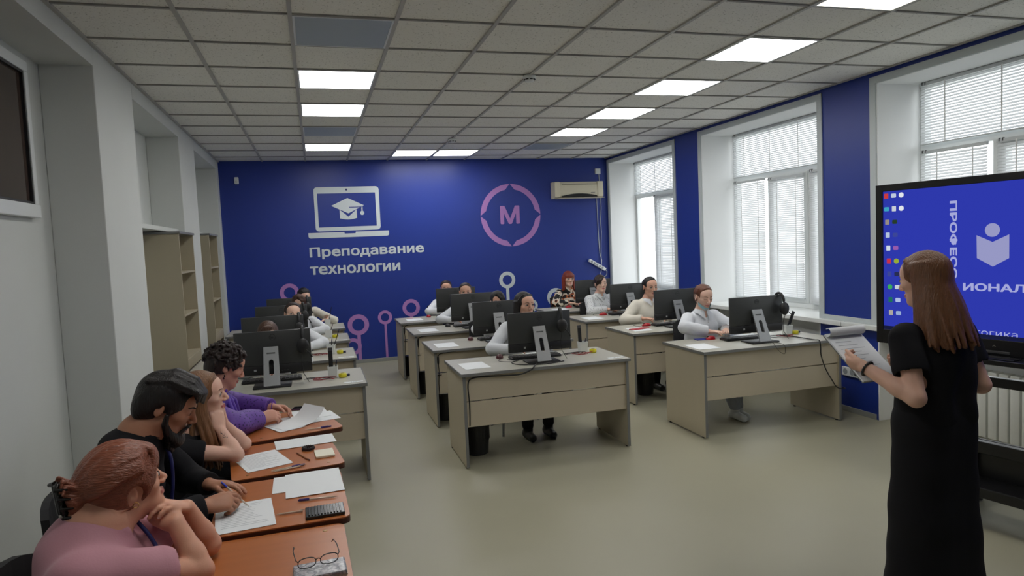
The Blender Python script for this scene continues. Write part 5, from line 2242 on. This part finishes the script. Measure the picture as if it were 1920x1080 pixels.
student('win', 0, 1.255, 4.905, .02, -14, 'woman in white shirt with a blue face mask pulled under her chin', hair_pulled, H_AUB, SHIRT_W, TONE_L, BLU_I, BR_RD, closed=True, collar='fold', shw=.175, tw=.98, slack=.022, wr_amp=.004, wr_f=30, sleeve='long', cuff=1.3,
        arms=[(-.10, .30, .807), (.08, .30, .807)], h=.0045, hcl=.005, hh=.004, shoe=SHOE_W, vneck=.07, legs_m=mat('light_jeans', lin(150, 156, 166), .9), nr=.046,
        an=[(5.0, 1.40, .09), (4.94, 1.36, .09)])
student('win', 1, 1.278, 5.01, .0, -4, 'woman with black hair pulled back and cream knitted top behind the second window-side desk', hair_pulled, H_BLACK, CREAM, TONE_T, BRN, BR_DK, collar='fold', collar_m=SHIRT_W, shw=.19, tw=1.12, slack=.02, arms=[(-.10, .33, .807), (.20, .28, .807)])
student('win', 2, 1.262, 4.94, -.05, 2, 'woman in black-dotted white shirt with a side fringe', hair_side, H_DARK, DOTS, TONE_L, BRN, BR_DK, collar='fold', shw=.18, tw=1.08, slack=.018, sweep=-1, roll=4, arms=[(-.13, .34, .807), (.02, .36, .807)])
student('win', 3, 1.278, 4.95, .0, 0, 'red-haired woman with bangs in a black and orange floral blouse', hair_bangs, H_RED, FLORAL, TONE_F, BLU_I, BR_RD, collar='fold', shw=.165, slack=.016)
student('book', 0, 1.180, .838, .10, -12, 'student of whom only brown hair and forehead show above the front bookcase-side monitor', hair_side, H_BROWN, SHIRT_W, TONE_F, BLU_I, BR_BR, collar='fold', sweep=-1)
student('book', 1, 1.240, 1.00, .22, 4, 'woman with brown hair pulled back peering over the second bookcase-side monitor', hair_pulled, H_DARK, SHIRT_W, TONE_L, BRN, BR_BR, collar='fold', roll=-5)
student('book', 2, 1.243, 1.035, .2, -6, 'woman with long brown hair half hidden behind the face peering over the second monitor', hair_side, H_BROWN, SHIRT_W, TONE_L, BRN, BR_BR, collar='fold', shw=.18)
student('book', 3, 1.255, 1.075, .35, -24, 'black-haired student in a white sweater with one elbow stuck out at the rearmost bookcase-side desk', hair_pulled, H_BLACK, CREAM, TONE_L, BRN, BR_DK, shw=.18, slack=.015,
        arms=[(-.30, .28, .807), (.12, .34, .807)], el=[(1.45, 5.42, .795), (.82, 5.45, .79)])
# (person's left is towards the aisle for those facing the camera)


def shifted(sp_label):
    return [o for o in bpy.data.objects if o.get('label') == sp_label][0]


# mask of the woman at the front window-side desk
def face_mask(body, c, R, s):
    T = lambda x, y, z: c + R @ (np.array([x, y, z]) * s)
    MM = mat('pale_blue_mask', lin(150, 196, 206), .8, bump=.15, bs=90)
    n, m = 17, 7
    V = []
    for lay in (0, .0025):
        for i in range(n):
            a = math.radians(-78 + 156 * i / (n - 1))
            for j in range(m):
                u = j / (m - 1)
                z = -.090 - .036 * u + .040 * (abs(math.sin(a)) ** 2) * (1 - u) + .040 * (abs(math.sin(a)) ** 2) * u
                rx, ry = .066 - .012 * u, .098 - .030 * u
                pl = .0018 * math.sin(u * PI * 5)
                V.append(T((rx + lay + pl) * math.sin(a), (ry + lay + pl) * math.cos(a) + .0, z))
    F = []
    for lay in (0, 1):
        b = lay * n * m
        for i in range(n - 1):
            for j in range(m - 1):
                q = (b + i * m + j, b + i * m + j + 1, b + (i + 1) * m + j + 1, b + (i + 1) * m + j)
                F.append(q if lay else q[::-1])
    mb = MB().add(V, F)
    o = mb.build('face_mask', MM, body, 70)
    lo = MB()
    for q in (-1, 1):
        lo.tube([T(q * .066, .02, -.062), T(q * .078, -.01, -.04), T(q * .083, -.028, -.01), T(q * .080, -.03, .02)], .0016, 6)
    lo.build('ear_loop', mat('white_elastic', lin(215, 218, 220), .7), o, 60)


b_ = shifted('woman in white shirt with a blue face mask pulled under her chin')
_h = V3(4.905, DC['win'][1][0] + .56, 1.255 - .128)
face_mask(b_, _h, headframe(V3(math.sin(.02), -math.cos(.02), 0), -14), 1.0)

# lanyard cord of the long-haired woman
x, y = 3.075, DC['mid'][1][0] + .55
lc = MB().tube(curve_pts([(x - .075, y + .02, .985), (x - .09, y - .085, .93), (x - .05, y - .135, .84), (x - .01, y - .15, .80)]), .003, 6)
lc.tube(curve_pts([(x + .075, y + .02, .985), (x + .07, y - .09, .93), (x + .03, y - .14, .84), (x - .01, y - .15, .80)]), .003, 6)
lc.build('neck_cord', BLACKP, shifted('woman with long black hair and white shirt behind the front desk of the middle column'), 60)

# ------------------------------------------------------------------ the four judges by the wall
FH = .0034
PINKC = mat('pink_blouse_cloth', lin(188, 134, 146), .8, bump=.07, bs=140, sheen=.15)
H_PINK = hairmat('hair_copper_pink', lin(134, 76, 54), .38, (5, 60, 60), .5)
LANY = mat('dark_blue_ribbon', lin(28, 34, 96), .6)


def lanyard(body, pts, w=.008):
    mb = MB()
    P = curve_pts(pts, 5)
    mb.tube(P, w, 8)
    return mb.build('lanyard', LANY, body, 60)


def hair_updo(sp, body, c, R, s, T):
    H = hgrid(c, .23, .0032)
    scalp(H, c, R, s, .022, -.016, -.075, True, -.004)
    r2 = np.random.default_rng(15)
    jt = lambda v: v + r2.normal() * .0025
    # strands combed from the forehead over the crown into the roll
    for k in range(44):
        u = -1 + 2 * (k % 22) / 21 + r2.normal() * .02
        a = u * 1.35
        w = .004 * (k // 22)
        P = [T(.066 * math.sin(a), .074 - .045 * abs(u) ** 2, .040 + .060 * math.cos(a)), T(.090 * math.sin(a), .030, jt(.034 + (.092 + w) * math.cos(a))), T(.095 * math.sin(a), -.03, jt(.034 + (.098 + w) * math.cos(a))),
             T(.086 * math.sin(a), -.085, jt(.024 + .082 * math.cos(a))), T(.035 * math.sin(a), -.128, .02 + .04 * math.cos(a))]
        lock(H, [np.array(q_) for q_ in curve_pts(P, 3)], .0095, .0085, .006)
    # fringe falling over the forehead
    for k in range(16):
        u = k / 15
        e_ = r2.random()
        P = [T(-.02 + .04 * u, .052, .112), T(-.045 + .088 * u, .096 - .012 * abs(2 * u - 1), .088), T(-.056 + .112 * u, .106 - .030 * abs(2 * u - 1) ** 2, .058), T(-.060 + .122 * u, .098 - .034 * abs(2 * u - 1) ** 2, .036 - .016 * e_)]
        lock(H, [np.array(q_) for q_ in curve_pts(P, 3)], .0095, .0042, .005)
    # twisted roll at the back
    for k in range(16):
        a = 2 * PI * k / 16
        p = [T(.034 * math.cos(a + t), -.128 - .024 * math.sin(t * 1.2), .022 + .046 * math.sin(a + t)) for t in (0, .5, 1., 1.5, 2.)]
        lock(H, p, .0125, .009, .005)
    for k in range(5):
        P = [T(-.03 + .015 * k, -.12, .06), T(-.045 + .02 * k, -.15, .085 + .012 * (k % 2)), T(-.05 + .025 * k, -.165, .07)]
        lock(H, P, .008, .004, .004)
    H.ell(T(0, -.085, -.045), np.array((.062, .055, .045)) * s, R, .03)
    finish(H, 'hair', sp['hm'], body)
    cm = mat('dark_shiny_clip', lin(30, 28, 26), .2, metal=.3)
    mb = MB()
    for q in (-1, 1):
        for k in range(5):
            z = .085 - .03 * k
            mb.tube([T(q * .012, -.165, z + .004), T(q * .030, -.175, z), T(q * .046, -.150, z - .006)], [.008, .006, .003], 8)
        mb.tube([T(q * .010, -.165, .092), T(q * .012, -.172, .0), T(q * .010, -.163, -.065)], [.010, .012, .008], 8)
    mb.tube([T(-.012, -.172, .015), T(.012, -.172, .015)], .007, 8)
    mb.build('hair_clip', cm, body, 60)
    pm = MB()
    for k in range(2):
        pm.sphere(T(.016, -.180, .0 - .03 * k), .006, 10, 8)
    pm.build('clip_pearl', mat('pearl', lin(210, 205, 196), .2), body, 60)


sp1 = dict(label='woman in pink with copper hair clipped up, chin on her folded hands', head=(.653, -1.80, 1.048), R=headframe((.86, .50, 0), 12, 3), neck=(.580, -1.850, .955), chest=(.560, -1.885, .80), pel=(.545, -1.93, .63),
           sh=[(.525, -1.66, .885), (.585, -2.045, .875)], el=[(.850, -1.655, .765), (.855, -1.855, .765)], wr=[(.800, -1.705, .918), (.785, -1.800, .905)],
           hand=[{'d': (-.55, -.62, .42), 'n': (-.40, -.20, -.75), 'curl': (.35, .55, .4), 's': .95, 'thumb': (.35, .2, .2)}, {'d': (-.55, .50, .42), 'n': (.05, .60, -.65), 'curl': (.95, .9, .5), 's': .95, 'thumb': (.3, .3, .3)}],
           hip=[(.57, -1.84, .60), (.57, -2.03, .60)], kn=[(.88, -1.80, .56), (.88, -1.98, .56)], an=[(.84, -1.80, .09), (.84, -1.98, .09)], foot=[(1, 0, 0), (1, 0, 0)],
           tone=('rosy', lin(214, 160, 134), lin(184, 106, 96)), iris=BLU_I, brow=BR_BR, cloth=PINKC, hair=hair_updo, hm=H_PINK, h=FH, hcl=.004, sleeve='short', slen=.60, tw=1.30, hump=1.0, ar=.040, bust=.085, slack=.014, wr_amp=.0035, wr_f=28, ssl=.012, vneck=.07,
           nr=.054, top='blouse', belly=.95)
b1, t1, T1 = person(sp1)
lanyard(b1, [(.545, -1.925, .985), (.625, -1.965, .925), (.715, -1.915, .83), (.755, -1.88, .74)], .0075)
lanyard(b1, [(.665, -1.80, .945), (.715, -1.82, .88), (.755, -1.85, .80), (.758, -1.87, .74)], .006)
# nails and a small earring
mb = MB()
for p in t1[0][:4] + t1[1][:4]:
    mb.sphere(p, (.0058, .0058, .005), 10, 6)
mb.build('fingernail', mat('pale_nail', lin(222, 190, 186), .25), b1, 60)
e = MB()
pts = [T1(.080, -.008 + .008 * math.cos(a), -.042 + .008 * math.sin(a)) for a in [2 * PI * k / 14 for k in range(15)]]
e.tube(pts, .0013, 6)
e.build('earring', mat('gold', lin(200, 160, 90), .25, metal=.9), b1, 60)


# --- the bearded man
def hair_man(sp, body, c, R, s, T):
    H = hgrid(c, .22, .0032)
    scalp(H, c, R, s, .012, .002, -.055, True, .002)
    r2 = np.random.default_rng(11)
    for k in range(66):
        u = -1 + 2 * (k % 22) / 21 + r2.normal() * .03
        w = k // 22
        z1 = .128 - .03 * u * u - .006 * w + r2.normal() * .003
        e_ = r2.random()
        lock(H, [T(u * .060, -.085 + .03 * w, .080 + .012 * w - .01 * u * u), T(u * .067, -.015 + .02 * w, z1), T(u * .064 + .004, .060, z1 - .006), T(u * .058 + .008, .098 - .018 * u * u + .006 * w, .092 - .004 * w), T(u * .054 + .012, .104 - .022 * u * u + .012 * e_, .080 - .030 * e_)],
             .0105, .0045, .005)
    # short sides down to the ears
    for q in (-1, 1):
        H.ell(T(q * .066, -.02, .028), np.array((.016, .062, .05)) * s, R, .015)
        H.cap(T(q * .073, .022, .02), T(q * .071, .024, -.022), .0085, .006, .008)
        H.ell(T(q * .045, -.075, -.015), np.array((.03, .03, .055)) * s, R, .02)
    finish(H, 'hair', sp['hm'], body)
    Bd = hgrid(c, .2, .0032, .24)
    for q in (-1, 1):
        lock(Bd, [T(q * .0735, .022, -.022), T(q * .069, .026, -.055), T(q * .055, .046, -.085), T(q * .030, .070, -.105)], .0085, .021, .016)
        lock(Bd, [T(q * .003, .1015, -.0485), T(q * .016, .097, -.0525), T(q * .026, .086, -.070), T(q * .027, .076, -.088)], .0052, .0075, .006)
    Bd.ell(T(0, .068, -.112), np.array((.042, .036, .034)) * s, R, .02)
    Bd.ell(T(0, .03, -.112), np.array((.046, .05, .028)) * s, R, .02)
    for k in range(11):
        u = -1 + 2 * k / 10
        lock(Bd, [T(u * .045, .070 - .02 * u * u, -.105), T(u * .038, .078 - .02 * u * u, -.135), T(u * .026, .076, -.150 - .008 * (k % 2))], .012, .006, .008)
    Bd.ell(T(0, .092, -.0665), np.array((.017, .014, .0085)) * s, R, .004, True)
    finish(Bd, 'beard', sp['hm'], body, 3)


sp2 = dict(label='bearded man in black shirt bent over the sheet he is writing on', head=(.665, -1.195, 1.165), R=headframe((.985, -.02, 0), -25, 0), neck=(.562, -1.203, 1.055), chest=(.500, -1.21, .87), pel=(.45, -1.21, .605),
           sh=[(.525, -.995, 1.0), (.530, -1.415, .995)], hump=1.0, el=[(.665, -.93, .785), (.655, -1.445, .795)], wr=[(.775, -1.075, .787), (.798, -1.352, .792)],
           hand=[{'d': (.95, -.30, -.02), 'n': (-.05, -.25, -1), 'curl': (.25, .3, .25)}, {'d': (.95, .22, .02), 'n': (-.05, .62, -.78), 'curls': [(.55, .5, .25), (.75, .7, .4), (.95, .9, .6), (1.1, 1.0, .7)], 'thumb': (.42, .12, .12)}],
           hip=[(.46, -1.11, .575), (.46, -1.31, .575)], kn=[(.86, -1.08, .545), (.86, -1.35, .545)], an=[(.82, -1.08, .09), (.82, -1.35, .09)], foot=[(1, 0, 0), (1, 0, 0)],
           tone=TONE_M, iris=BRN, brow=BR_DK, cloth=BLACKC, hair=hair_man, hm=H_BLACK, h=FH, hcl=.0045, male=True, collar='stand', tw=1.15, slack=.015, hs=1.06, closed=True, ssl=.008)
b2, t2, T2 = person(sp2)
lanyard(b2, [(.630, -1.20, 1.035), (.668, -1.235, .97), (.672, -1.245, .87), (.655, -1.24, .76)], .007)
ip, tp_ = np.array(t2[1][0]), np.array(t2[1][4])
grip = (ip + tp_) / 2
tip = V3(.945, -1.275, .740)
pd = unit(grip - tip)
if pd[2] < .45:
    pd = unit(V3(-.62, -.05, .70))
pen_top = tip + pd * .148
t = thing('pen', 'white pen with a blue end held by the bearded man', 'pen', tuple(tip), 0)
MB().tube([(0, 0, 0), tuple(pd * .012), tuple(pd * .016), tuple(pd * .118)], [.0008, .002, .0036, .0037], 10).build('barrel', mat('pale_pen_barrel', lin(206, 196, 184), .3), t, 40)
MB().tube([tuple(pd * .118), tuple(pd * .145), tuple(pd * .148)], [.004, .004, .003], 10).build('cap', mat('blue_plastic', lin(40, 60, 190), .35), t, 40)

# --- the long-haired girl
H_LBR = hairmat('hair_light_brown', lin(120, 84, 56), .4)


def hair_girl(sp, body, c, R, s, T):
    H = hgrid(c, .27, .0034, .45)
    scalp(H, c, R, s, .010, -.006, -.2, True, .0)
    r2 = np.random.default_rng(8)
    for q in (-1, 1):
        for k in range(26):
            a = math.radians(56 + 124 * k / 25)
            x0, y0 = q * .079 * math.sin(a), .064 * math.cos(a) - .016
            p0, p1 = T(x0, y0, .03), T(x0 * 1.12, y0 * 1.02 - .003, -.06)
            p2 = p1 + V3(0, 0, -.13) + R[:, 0] * q * .012 + R[:, 1] * (.035 if k < 11 else 0.) + r2.normal(size=3) * .006
            p3 = p2 + V3(0, 0, -.15) + R[:, 1] * (.02 if k < 11 else -.01) + r2.normal(size=3) * .010
            lock(H, [np.array(q_) for q_ in curve_pts([p0, p1, p2, p3], 4)], .012, .005, .007)
    for k in range(9):
        u = -1 + 2 * k / 8
        lock(H, [T(u * .006, .058, .094), T(u * .052, .052, .080), T(u * .077, .024, .03)], .006, .007, .006)
    finish(H, 'hair', sp['hm'], body)


sp3 = dict(label='girl with long light-brown hair resting her chin on her fist', head=(.690, -.550, 1.068), R=headframe((.985, .02, 0), 2, 4), neck=(.625, -.565, .905), chest=(.56, -.575, .75), pel=(.50, -.59, .60),
           sh=[(.590, -.405, .850), (.600, -.735, .850)], el=[(.850, -.455, .780), (.835, -.655, .785)], wr=[(.775, -.520, .905), (.765, -.600, .900)],
           hand=[{'d': (-.22, .05, .95), 'n': (-.75, -.5, -.1), 'curl': (1.25, 1.3, .8), 'thumb': (.3, .6, .5)}, {'d': (-.18, .20, .95), 'n': (-.55, .75, -.1), 'curl': (1.2, 1.3, .8), 'thumb': (.3, .6, .5)}],
           hip=[(.50, -.50, .575), (.50, -.68, .575)], kn=[(.88, -.48, .545), (.88, -.66, .545)], an=[(.84, -.48, .09), (.84, -.66, .09)], foot=[(1, 0, 0), (1, 0, 0)],
           tone=('pale', lin(218, 176, 156), lin(182, 98, 98)), iris=BLU_I, brow=BR_BR, cloth=BLACKC, hair=hair_girl, hm=H_LBR, h=FH, hcl=.0045, sleeve='short', slen=.35, top='blouse', ar=.036, vneck=.03)
b3, t3, T3 = person(sp3)
# tattoo of a leafy twig on the forearm
e0, w0 = V3(.835, -.655, .785), V3(.765, -.600, .900)
ax_ = unit(w0 - e0)
nn = unit(V3(.25, -1, .1) - ax_ * (V3(.25, -1, .1) @ ax_))
sd_ = np.cross(ax_, nn)
mb = MB()
base = e0 + (w0 - e0) * .52


def on_arm(u, v):
    a = v / .032
    t_ = .52 + u / .145
    r_ = .036 * (.95 - .30 * t_) + .0008
    return e0 + (w0 - e0) * t_ + (nn * math.cos(a) + sd_ * math.sin(a)) * r_


mb.tube([on_arm(-.035 + .09 * k / 8, .006 * math.sin(k * .6)) for k in range(9)], .0009, 6)
for k in range(7):
    u = -.028 + .011 * k
    q = 1 if k % 2 else -1
    mb.tube([on_arm(u, .0), on_arm(u + .006, q * .007), on_arm(u + .012, q * .011)], [.0006, .0016, .0005], 6)
mb.build('tattoo', mat('tattoo_ink', lin(52, 50, 54), .6), b3, 60)

# --- the woman in purple
PURC = mat('purple_chiffon', lin(84, 48, 160), .6, var=.25, vs=5, bump=.1, bs=120, sheen=.2)
PURD = ramp_mat('purple_dotted_sleeve', [(0, lin(46, 26, 92)), (.22, lin(46, 26, 92)), (.30, lin(96, 62, 150)), (1, lin(102, 66, 154))], 60, .6, kind='voronoi')


def hair_curly(sp, body, c, R, s, T):
    H = hgrid(c, .2, .0032)
    scalp(H, c, R, s, .011, .004, -.05, True, .0)
    r2 = np.random.default_rng(21)
    for k in range(170):
        a, b = r2.uniform(0, 2 * PI), math.acos(r2.uniform(-.25, 1))
        d = V3(math.sin(b) * math.cos(a), math.sin(b) * math.sin(a), math.cos(b))
        p = V3(0, -.016, .030) + d * V3(.083, .104, .094)
        if p[1] > .052 and p[2] < .062 or p[2] < -.04 and p[1] > -.03:
            continue
        t1_ = unit(np.cross(d, r2.normal(size=3)))
        pts = [T(*(p + t1_ * .020 * u + d * (.010 * math.sin(u * 2.2 + k) + .004))) for u in (-1, -.3, .4, 1)]
        lock(H, pts, .0085, .0055, .004)
    finish(H, 'hair', sp['hm'], body)


sp4 = dict(label='woman with short curly dark hair and a purple chiffon blouse looking down at papers', head=(.728, .050, 1.108), R=headframe((.94, .30, 0), -24, 0), neck=(.640, .035, .950), chest=(.575, .03, .79), pel=(.50, .0, .605),
           sh=[(.575, .235, .895), (.640, -.145, .885)], el=[(.745, .335, .815), (.775, -.205, .822)], wr=[(.955, .175, .812), (.902, -.035, .805)],
           hand=[{'d': (.92, -.30, -.05), 'n': (-.1, -.55, -.8), 'curl': (.55, .6, .4)}, {'d': (.95, .28, .05), 'n': (-.05, .65, -.7), 'curl': (.65, .7, .4)}],
           hip=[(.50, .10, .575), (.50, -.10, .575)], kn=[(.88, .12, .548), (.88, -.08, .548)], an=[(.84, .12, .09), (.84, -.08, .09)], foot=[(1, 0, 0), (1, 0, 0)],
           tone=('ruddy', lin(202, 150, 130), lin(172, 92, 88)), iris=BRN, brow=BR_DK, cloth=PURC, hair=hair_curly, hm=hairmat('hair_espresso', lin(36, 25, 22)), h=FH, hcl=.004, top='blouse', tw=1.18, ar=.043, slack=.016, ssl=.016, closed=True, bust=.06, wr_amp=.004, wr_f=34,
           cuff=.7, nr=.052, sleeve_m=PURD)
b4, t4, T4 = person(sp4)
# ruffle collar and bow hanging in front
K = SDF(V3(.58, -.12, .74), V3(.90, .20, 1.04), .0036)
r2 = np.random.default_rng(4)
for k in range(16):
    a = math.radians(-120 + 240 * k / 15)
    d_ = V3(.95 * math.cos(a) - .28 * math.sin(a), .28 * math.cos(a) + .95 * math.sin(a), 0)
    b0 = V3(.648, .04, .965) + d_ * .056
    b1_ = b0 + d_ * (.022 + .010 * (k % 2)) + V3(0, 0, .010 if k % 2 else -.014)
    K.cap(b0, b1_, .008, .005, .008)
    if k:
        K.cap(prev, b1_, .005, .005, .006)
    prev = b1_
for q in (-1, 0, 1):
    lock(K, [V3(.705, .055, .955), V3(.745 + .012 * q, .055 + .03 * q, .90), V3(.765 + .01 * q, .05 + .05 * q, .83 - .02 * q)], .016, .012, .008)
finish(K, 'ruffle', PURC, b4)
mb = MB()
pts = [V3(.905, -.03, .805) + V3(.010 * math.cos(a) * .5, .034 * math.cos(a), .034 * math.sin(a)) for a in [2 * PI * k / 20 for k in range(21)]]
mb.tube(pts, .0035, 6)
mb.build('bracelet', mat('gold', lin(200, 160, 90), .25, metal=.9), b4, 60)
mb = MB()
pts = [V3(.958, .172, .812) + V3(.008 * math.cos(a), .032 * math.cos(a), .032 * math.sin(a)) for a in [2 * PI * k / 20 for k in range(21)]]
mb.tube(pts, .003, 6)
mb.build('wristband', mat('violet_band', lin(110, 50, 150), .4), b4, 60)
e = MB()
e.sphere(T4(.081, -.006, -.050), (.004, .004, .008), 10, 8)
e.sphere(T4(.081, -.006, -.064), (.005, .005, .007), 10, 8)
e.build('earring', mat('dark_stone', lin(50, 16, 18), .2), b4, 60)

# ------------------------------------------------------------------ the standing woman in black
H_TEACH = hairmat('hair_chestnut', lin(112, 74, 48), .36)


def hair_teacher(sp, body, c, R, s, T):
    H = hgrid(c, .30, .0034, .42)
    scalp(H, c, R, s, .010, -.004, -.2, True, .0)
    r2 = np.random.default_rng(14)
    bk = -R[:, 1].copy()
    bk[2] = 0
    bk = unit(bk)
    for q in (-1, 1):
        for k in range(36):
            a = math.radians(62 + 120 * k / 35)
            x0, y0 = q * .080 * math.sin(a), .068 * math.cos(a) - .018
            p0, p1 = T(x0 * .9, y0 * .9, .06), T(x0 * 1.08, y0 * 1.04 - .004, -.03)
            o_ = p1 - c
            o_[2] = 0
            p2 = p1 + V3(0, 0, -.12) + unit(o_) * .030 + bk * .018 + r2.normal(size=3) * .004
            p3 = p2 + V3(0, 0, -.120 - .035 * r2.random()) + unit(o_) * .026 + bk * .018 + r2.normal(size=3) * .008
            lock(H, [np.array(q_) for q_ in curve_pts([p0, p1, p2, p3], 4)], .0125, .0062, .010)
    for k in range(13):
        u = -1 + 2 * k / 12
        lock(H, [T(u * .006, .055, .097), T(u * .052, .045, .088), T(u * .079, .015, .04)], .006, .007, .006)
    finish(H, 'hair', sp['hm'], body)


sp5 = dict(label='woman standing in black with long chestnut hair, seen from behind', head=(3.830, -1.730, 1.500), R=headframe((-.30, .95, 0), -10, 0), neck=(3.850, -1.775, 1.335), chest=(3.850, -1.775, 1.15), pel=(3.850, -1.765, .90),
           sh=[(3.680, -1.770, 1.250), (4.020, -1.735, 1.250)], el=[(3.633, -1.868, 1.015), (4.070, -1.800, 1.015)], wr=[(3.575, -1.655, 1.115), (3.925, -1.600, 1.06)],
           hand=[{'d': (-.12, .95, .10), 'n': (.80, .05, .55), 'curl': (.75, .8, .5), 'thumb': (.25, .1, .1)}, {'d': (-.55, .75, .1), 'n': (-.3, -.2, .9), 'curl': (.5, .6, .4)}],
           hip=[(3.765, -1.76, .86), (3.940, -1.75, .86)], kn=[(3.755, -1.74, .48), (3.950, -1.73, .48)], an=[(3.755, -1.77, .09), (3.950, -1.76, .09)], foot=[(-.2, 1, 0), (.1, 1, 0)],
           tone=('teacher_fair', lin(224, 180, 158), lin(188, 118, 108)), iris=BRN, brow=BR_BR, cloth=BLACKC, hair=hair_teacher, hm=H_TEACH, h=.0036, hcl=.0048, sleeve='short', slen=.50, top='blouse', ar=.041, tw=1.05, slack=.012, ssl=.006, skirt=.13,
           legs_m=BLACKC, nr=.05, bust=.06)
b5, t5, T5 = person(sp5)
mb = MB()
ax_ = unit(V3(3.575, -1.655, 1.115) - V3(3.633, -1.868, 1.015))
u_ = unit(np.cross(ax_, [0, 0, 1]))
v_ = np.cross(u_, ax_)
for k in range(18):
    a = 2 * PI * k / 18
    mb.sphere(V3(3.575, -1.655, 1.115) - ax_ * .012 + (u_ * math.cos(a) + v_ * math.sin(a)) * .032, .0062, 8, 6)
mb.build('bead_bracelet', BLACKP, b5, 60)

# note pad with folded-over pages in her hands
t = thing('note_pad', 'spiral note pad with pages rolled over, held by the standing woman', 'note pad', (3.675, -1.528, 1.142))
A0 = unit(V3(1, .03, .0))
A1 = unit(V3(-.36, .45, .36))
A1 = unit(A1 - A0 * (A1 @ A0))
A2 = np.cross(A0, A1)


def fp(u, v, d):
    return tuple(A0 * u + A1 * v + A2 * d)


mb = MB()
mb.prism([(-.105, -.15), (.105, -.15), (.105, .15), (-.105, .15)], fp, -.012, -.007)
mb.build('backing_board', mat('grey_board', lin(120, 122, 124), .7), t)
mb = MB()
mb.prism([(-.104, -.149), (.104, -.149), (.104, .148), (-.104, .148)], fp, -.007, .0)
pg = mb.build('pages', PAPER, t)
mb = MB()
for k in range(9):
    v = .09 - .022 * k
    mb.prism([(-.08, v), (-.08 + .09 + .06 * ((k * 7) % 5) / 5, v), (-.08 + .09 + .06 * ((k * 7) % 5) / 5, v + .002), (-.08, v + .002)], fp, .0, .0006)
mb.build('handwriting', mat('faint_text', lin(150, 156, 165), .7), pg)
mb = MB()
n = 18
V, F = [], []
for k in range(n + 1):
    a = -PI * .15 + 1.55 * PI * k / n
    for rr_ in (.020, .022):
        for u in (-.104, .104):
            V.append(fp(u, .140 - rr_ * math.sin(a) * .9 + .0, .022 - rr_ * math.cos(a)))
for k in range(n):
    a, b = 4 * k, 4 * (k + 1)
    F += [(a, b, b + 1, a + 1), (a + 2, a + 3, b + 3, b + 2), (a, a + 2, b + 2, b), (a + 1, b + 1, b + 3, a + 3)]
mb.add(V, F)
mb.build('rolled_pages', PAPER, t, 60)

# put every person's origin at the floor under the hips
for o in [o for o in bpy.data.objects if o.get('category') == 'person']:
    co_ = np.zeros(len(o.data.vertices) * 3, np.float32)
    o.data.vertices.foreach_get('co', co_)
    cc = co_.reshape(-1, 3)
    bx = Vector((float(cc[:, 0].mean()), float(cc[:, 1].mean()), 0))
    M_ = Matrix.Translation(-bx)

    def sh_(q):
        q.data.transform(M_)
        for ch_ in q.children:
            sh_(ch_)
    sh_(o)
    o.location = bx
# ------------------------------------------------------------------ camera, sky, render settings
cam = bpy.data.cameras.new('camera')
cam.sensor_width = 36
cam.lens = 1274.89 / 1920 * 36
cam.clip_start = .05
co = bpy.data.objects.new('camera', cam)
COL.objects.link(co)
p, y, r = -.0664496, .2793693, -.0440840
cy, sy, cp, sp, cr, sr = math.cos(y), math.sin(y), math.cos(p), math.sin(p), math.cos(r), math.sin(r)
fw = Vector((sy * cp, cy * cp, sp))
rt = Vector((cy, -sy, 0))
up = rt.cross(fw)
rt2 = rt * cr + up * sr
up2 = up * cr - rt * sr
M = Matrix((rt2, up2, -fw)).transposed().to_4x4()
M.translation = (1.25454, -4.10429, 1.73739)
co.matrix_world = M
SC.camera = co

w = bpy.data.worlds.new('overcast_sky')
SC.world = w
w.use_nodes = True
nt = w.node_tree
bg = nt.nodes['Background']
tc = nt.nodes.new('ShaderNodeTexCoord')
sp_ = nt.nodes.new('ShaderNodeSeparateXYZ')
rp = nt.nodes.new('ShaderNodeValToRGB')
mr = nt.nodes.new('ShaderNodeMapRange')
mr.inputs['From Min'].default_value = -.3
mr.inputs['From Max'].default_value = .6
nt.links.new(tc.outputs['Generated'], sp_.inputs[0])
nt.links.new(sp_.outputs['Z'], mr.inputs['Value'])
nt.links.new(mr.outputs[0], rp.inputs['Fac'])
rp.color_ramp.elements[0].position = .15
rp.color_ramp.elements[0].color = (.55, .57, .56, 1)
rp.color_ramp.elements[1].position = .5
rp.color_ramp.elements[1].color = (.93, .97, 1.0, 1)
nt.links.new(rp.outputs['Color'], bg.inputs['Color'])
bg.inputs['Strength'].default_value = 2.1

vs = SC.view_settings
vs.view_transform = 'Standard'
vs.look = 'None'
vs.exposure = 0.52
vs.gamma = 1.0
vs.use_curve_mapping = False
SC.cycles.use_denoising = True
SC.cycles.max_bounces = 8
SC.cycles.diffuse_bounces = 4
SC.cycles.transparent_max_bounces = 12
SC.cycles.sample_clamp_indirect = 6
SC.cycles.caustics_reflective = False
SC.cycles.caustics_refractive = False
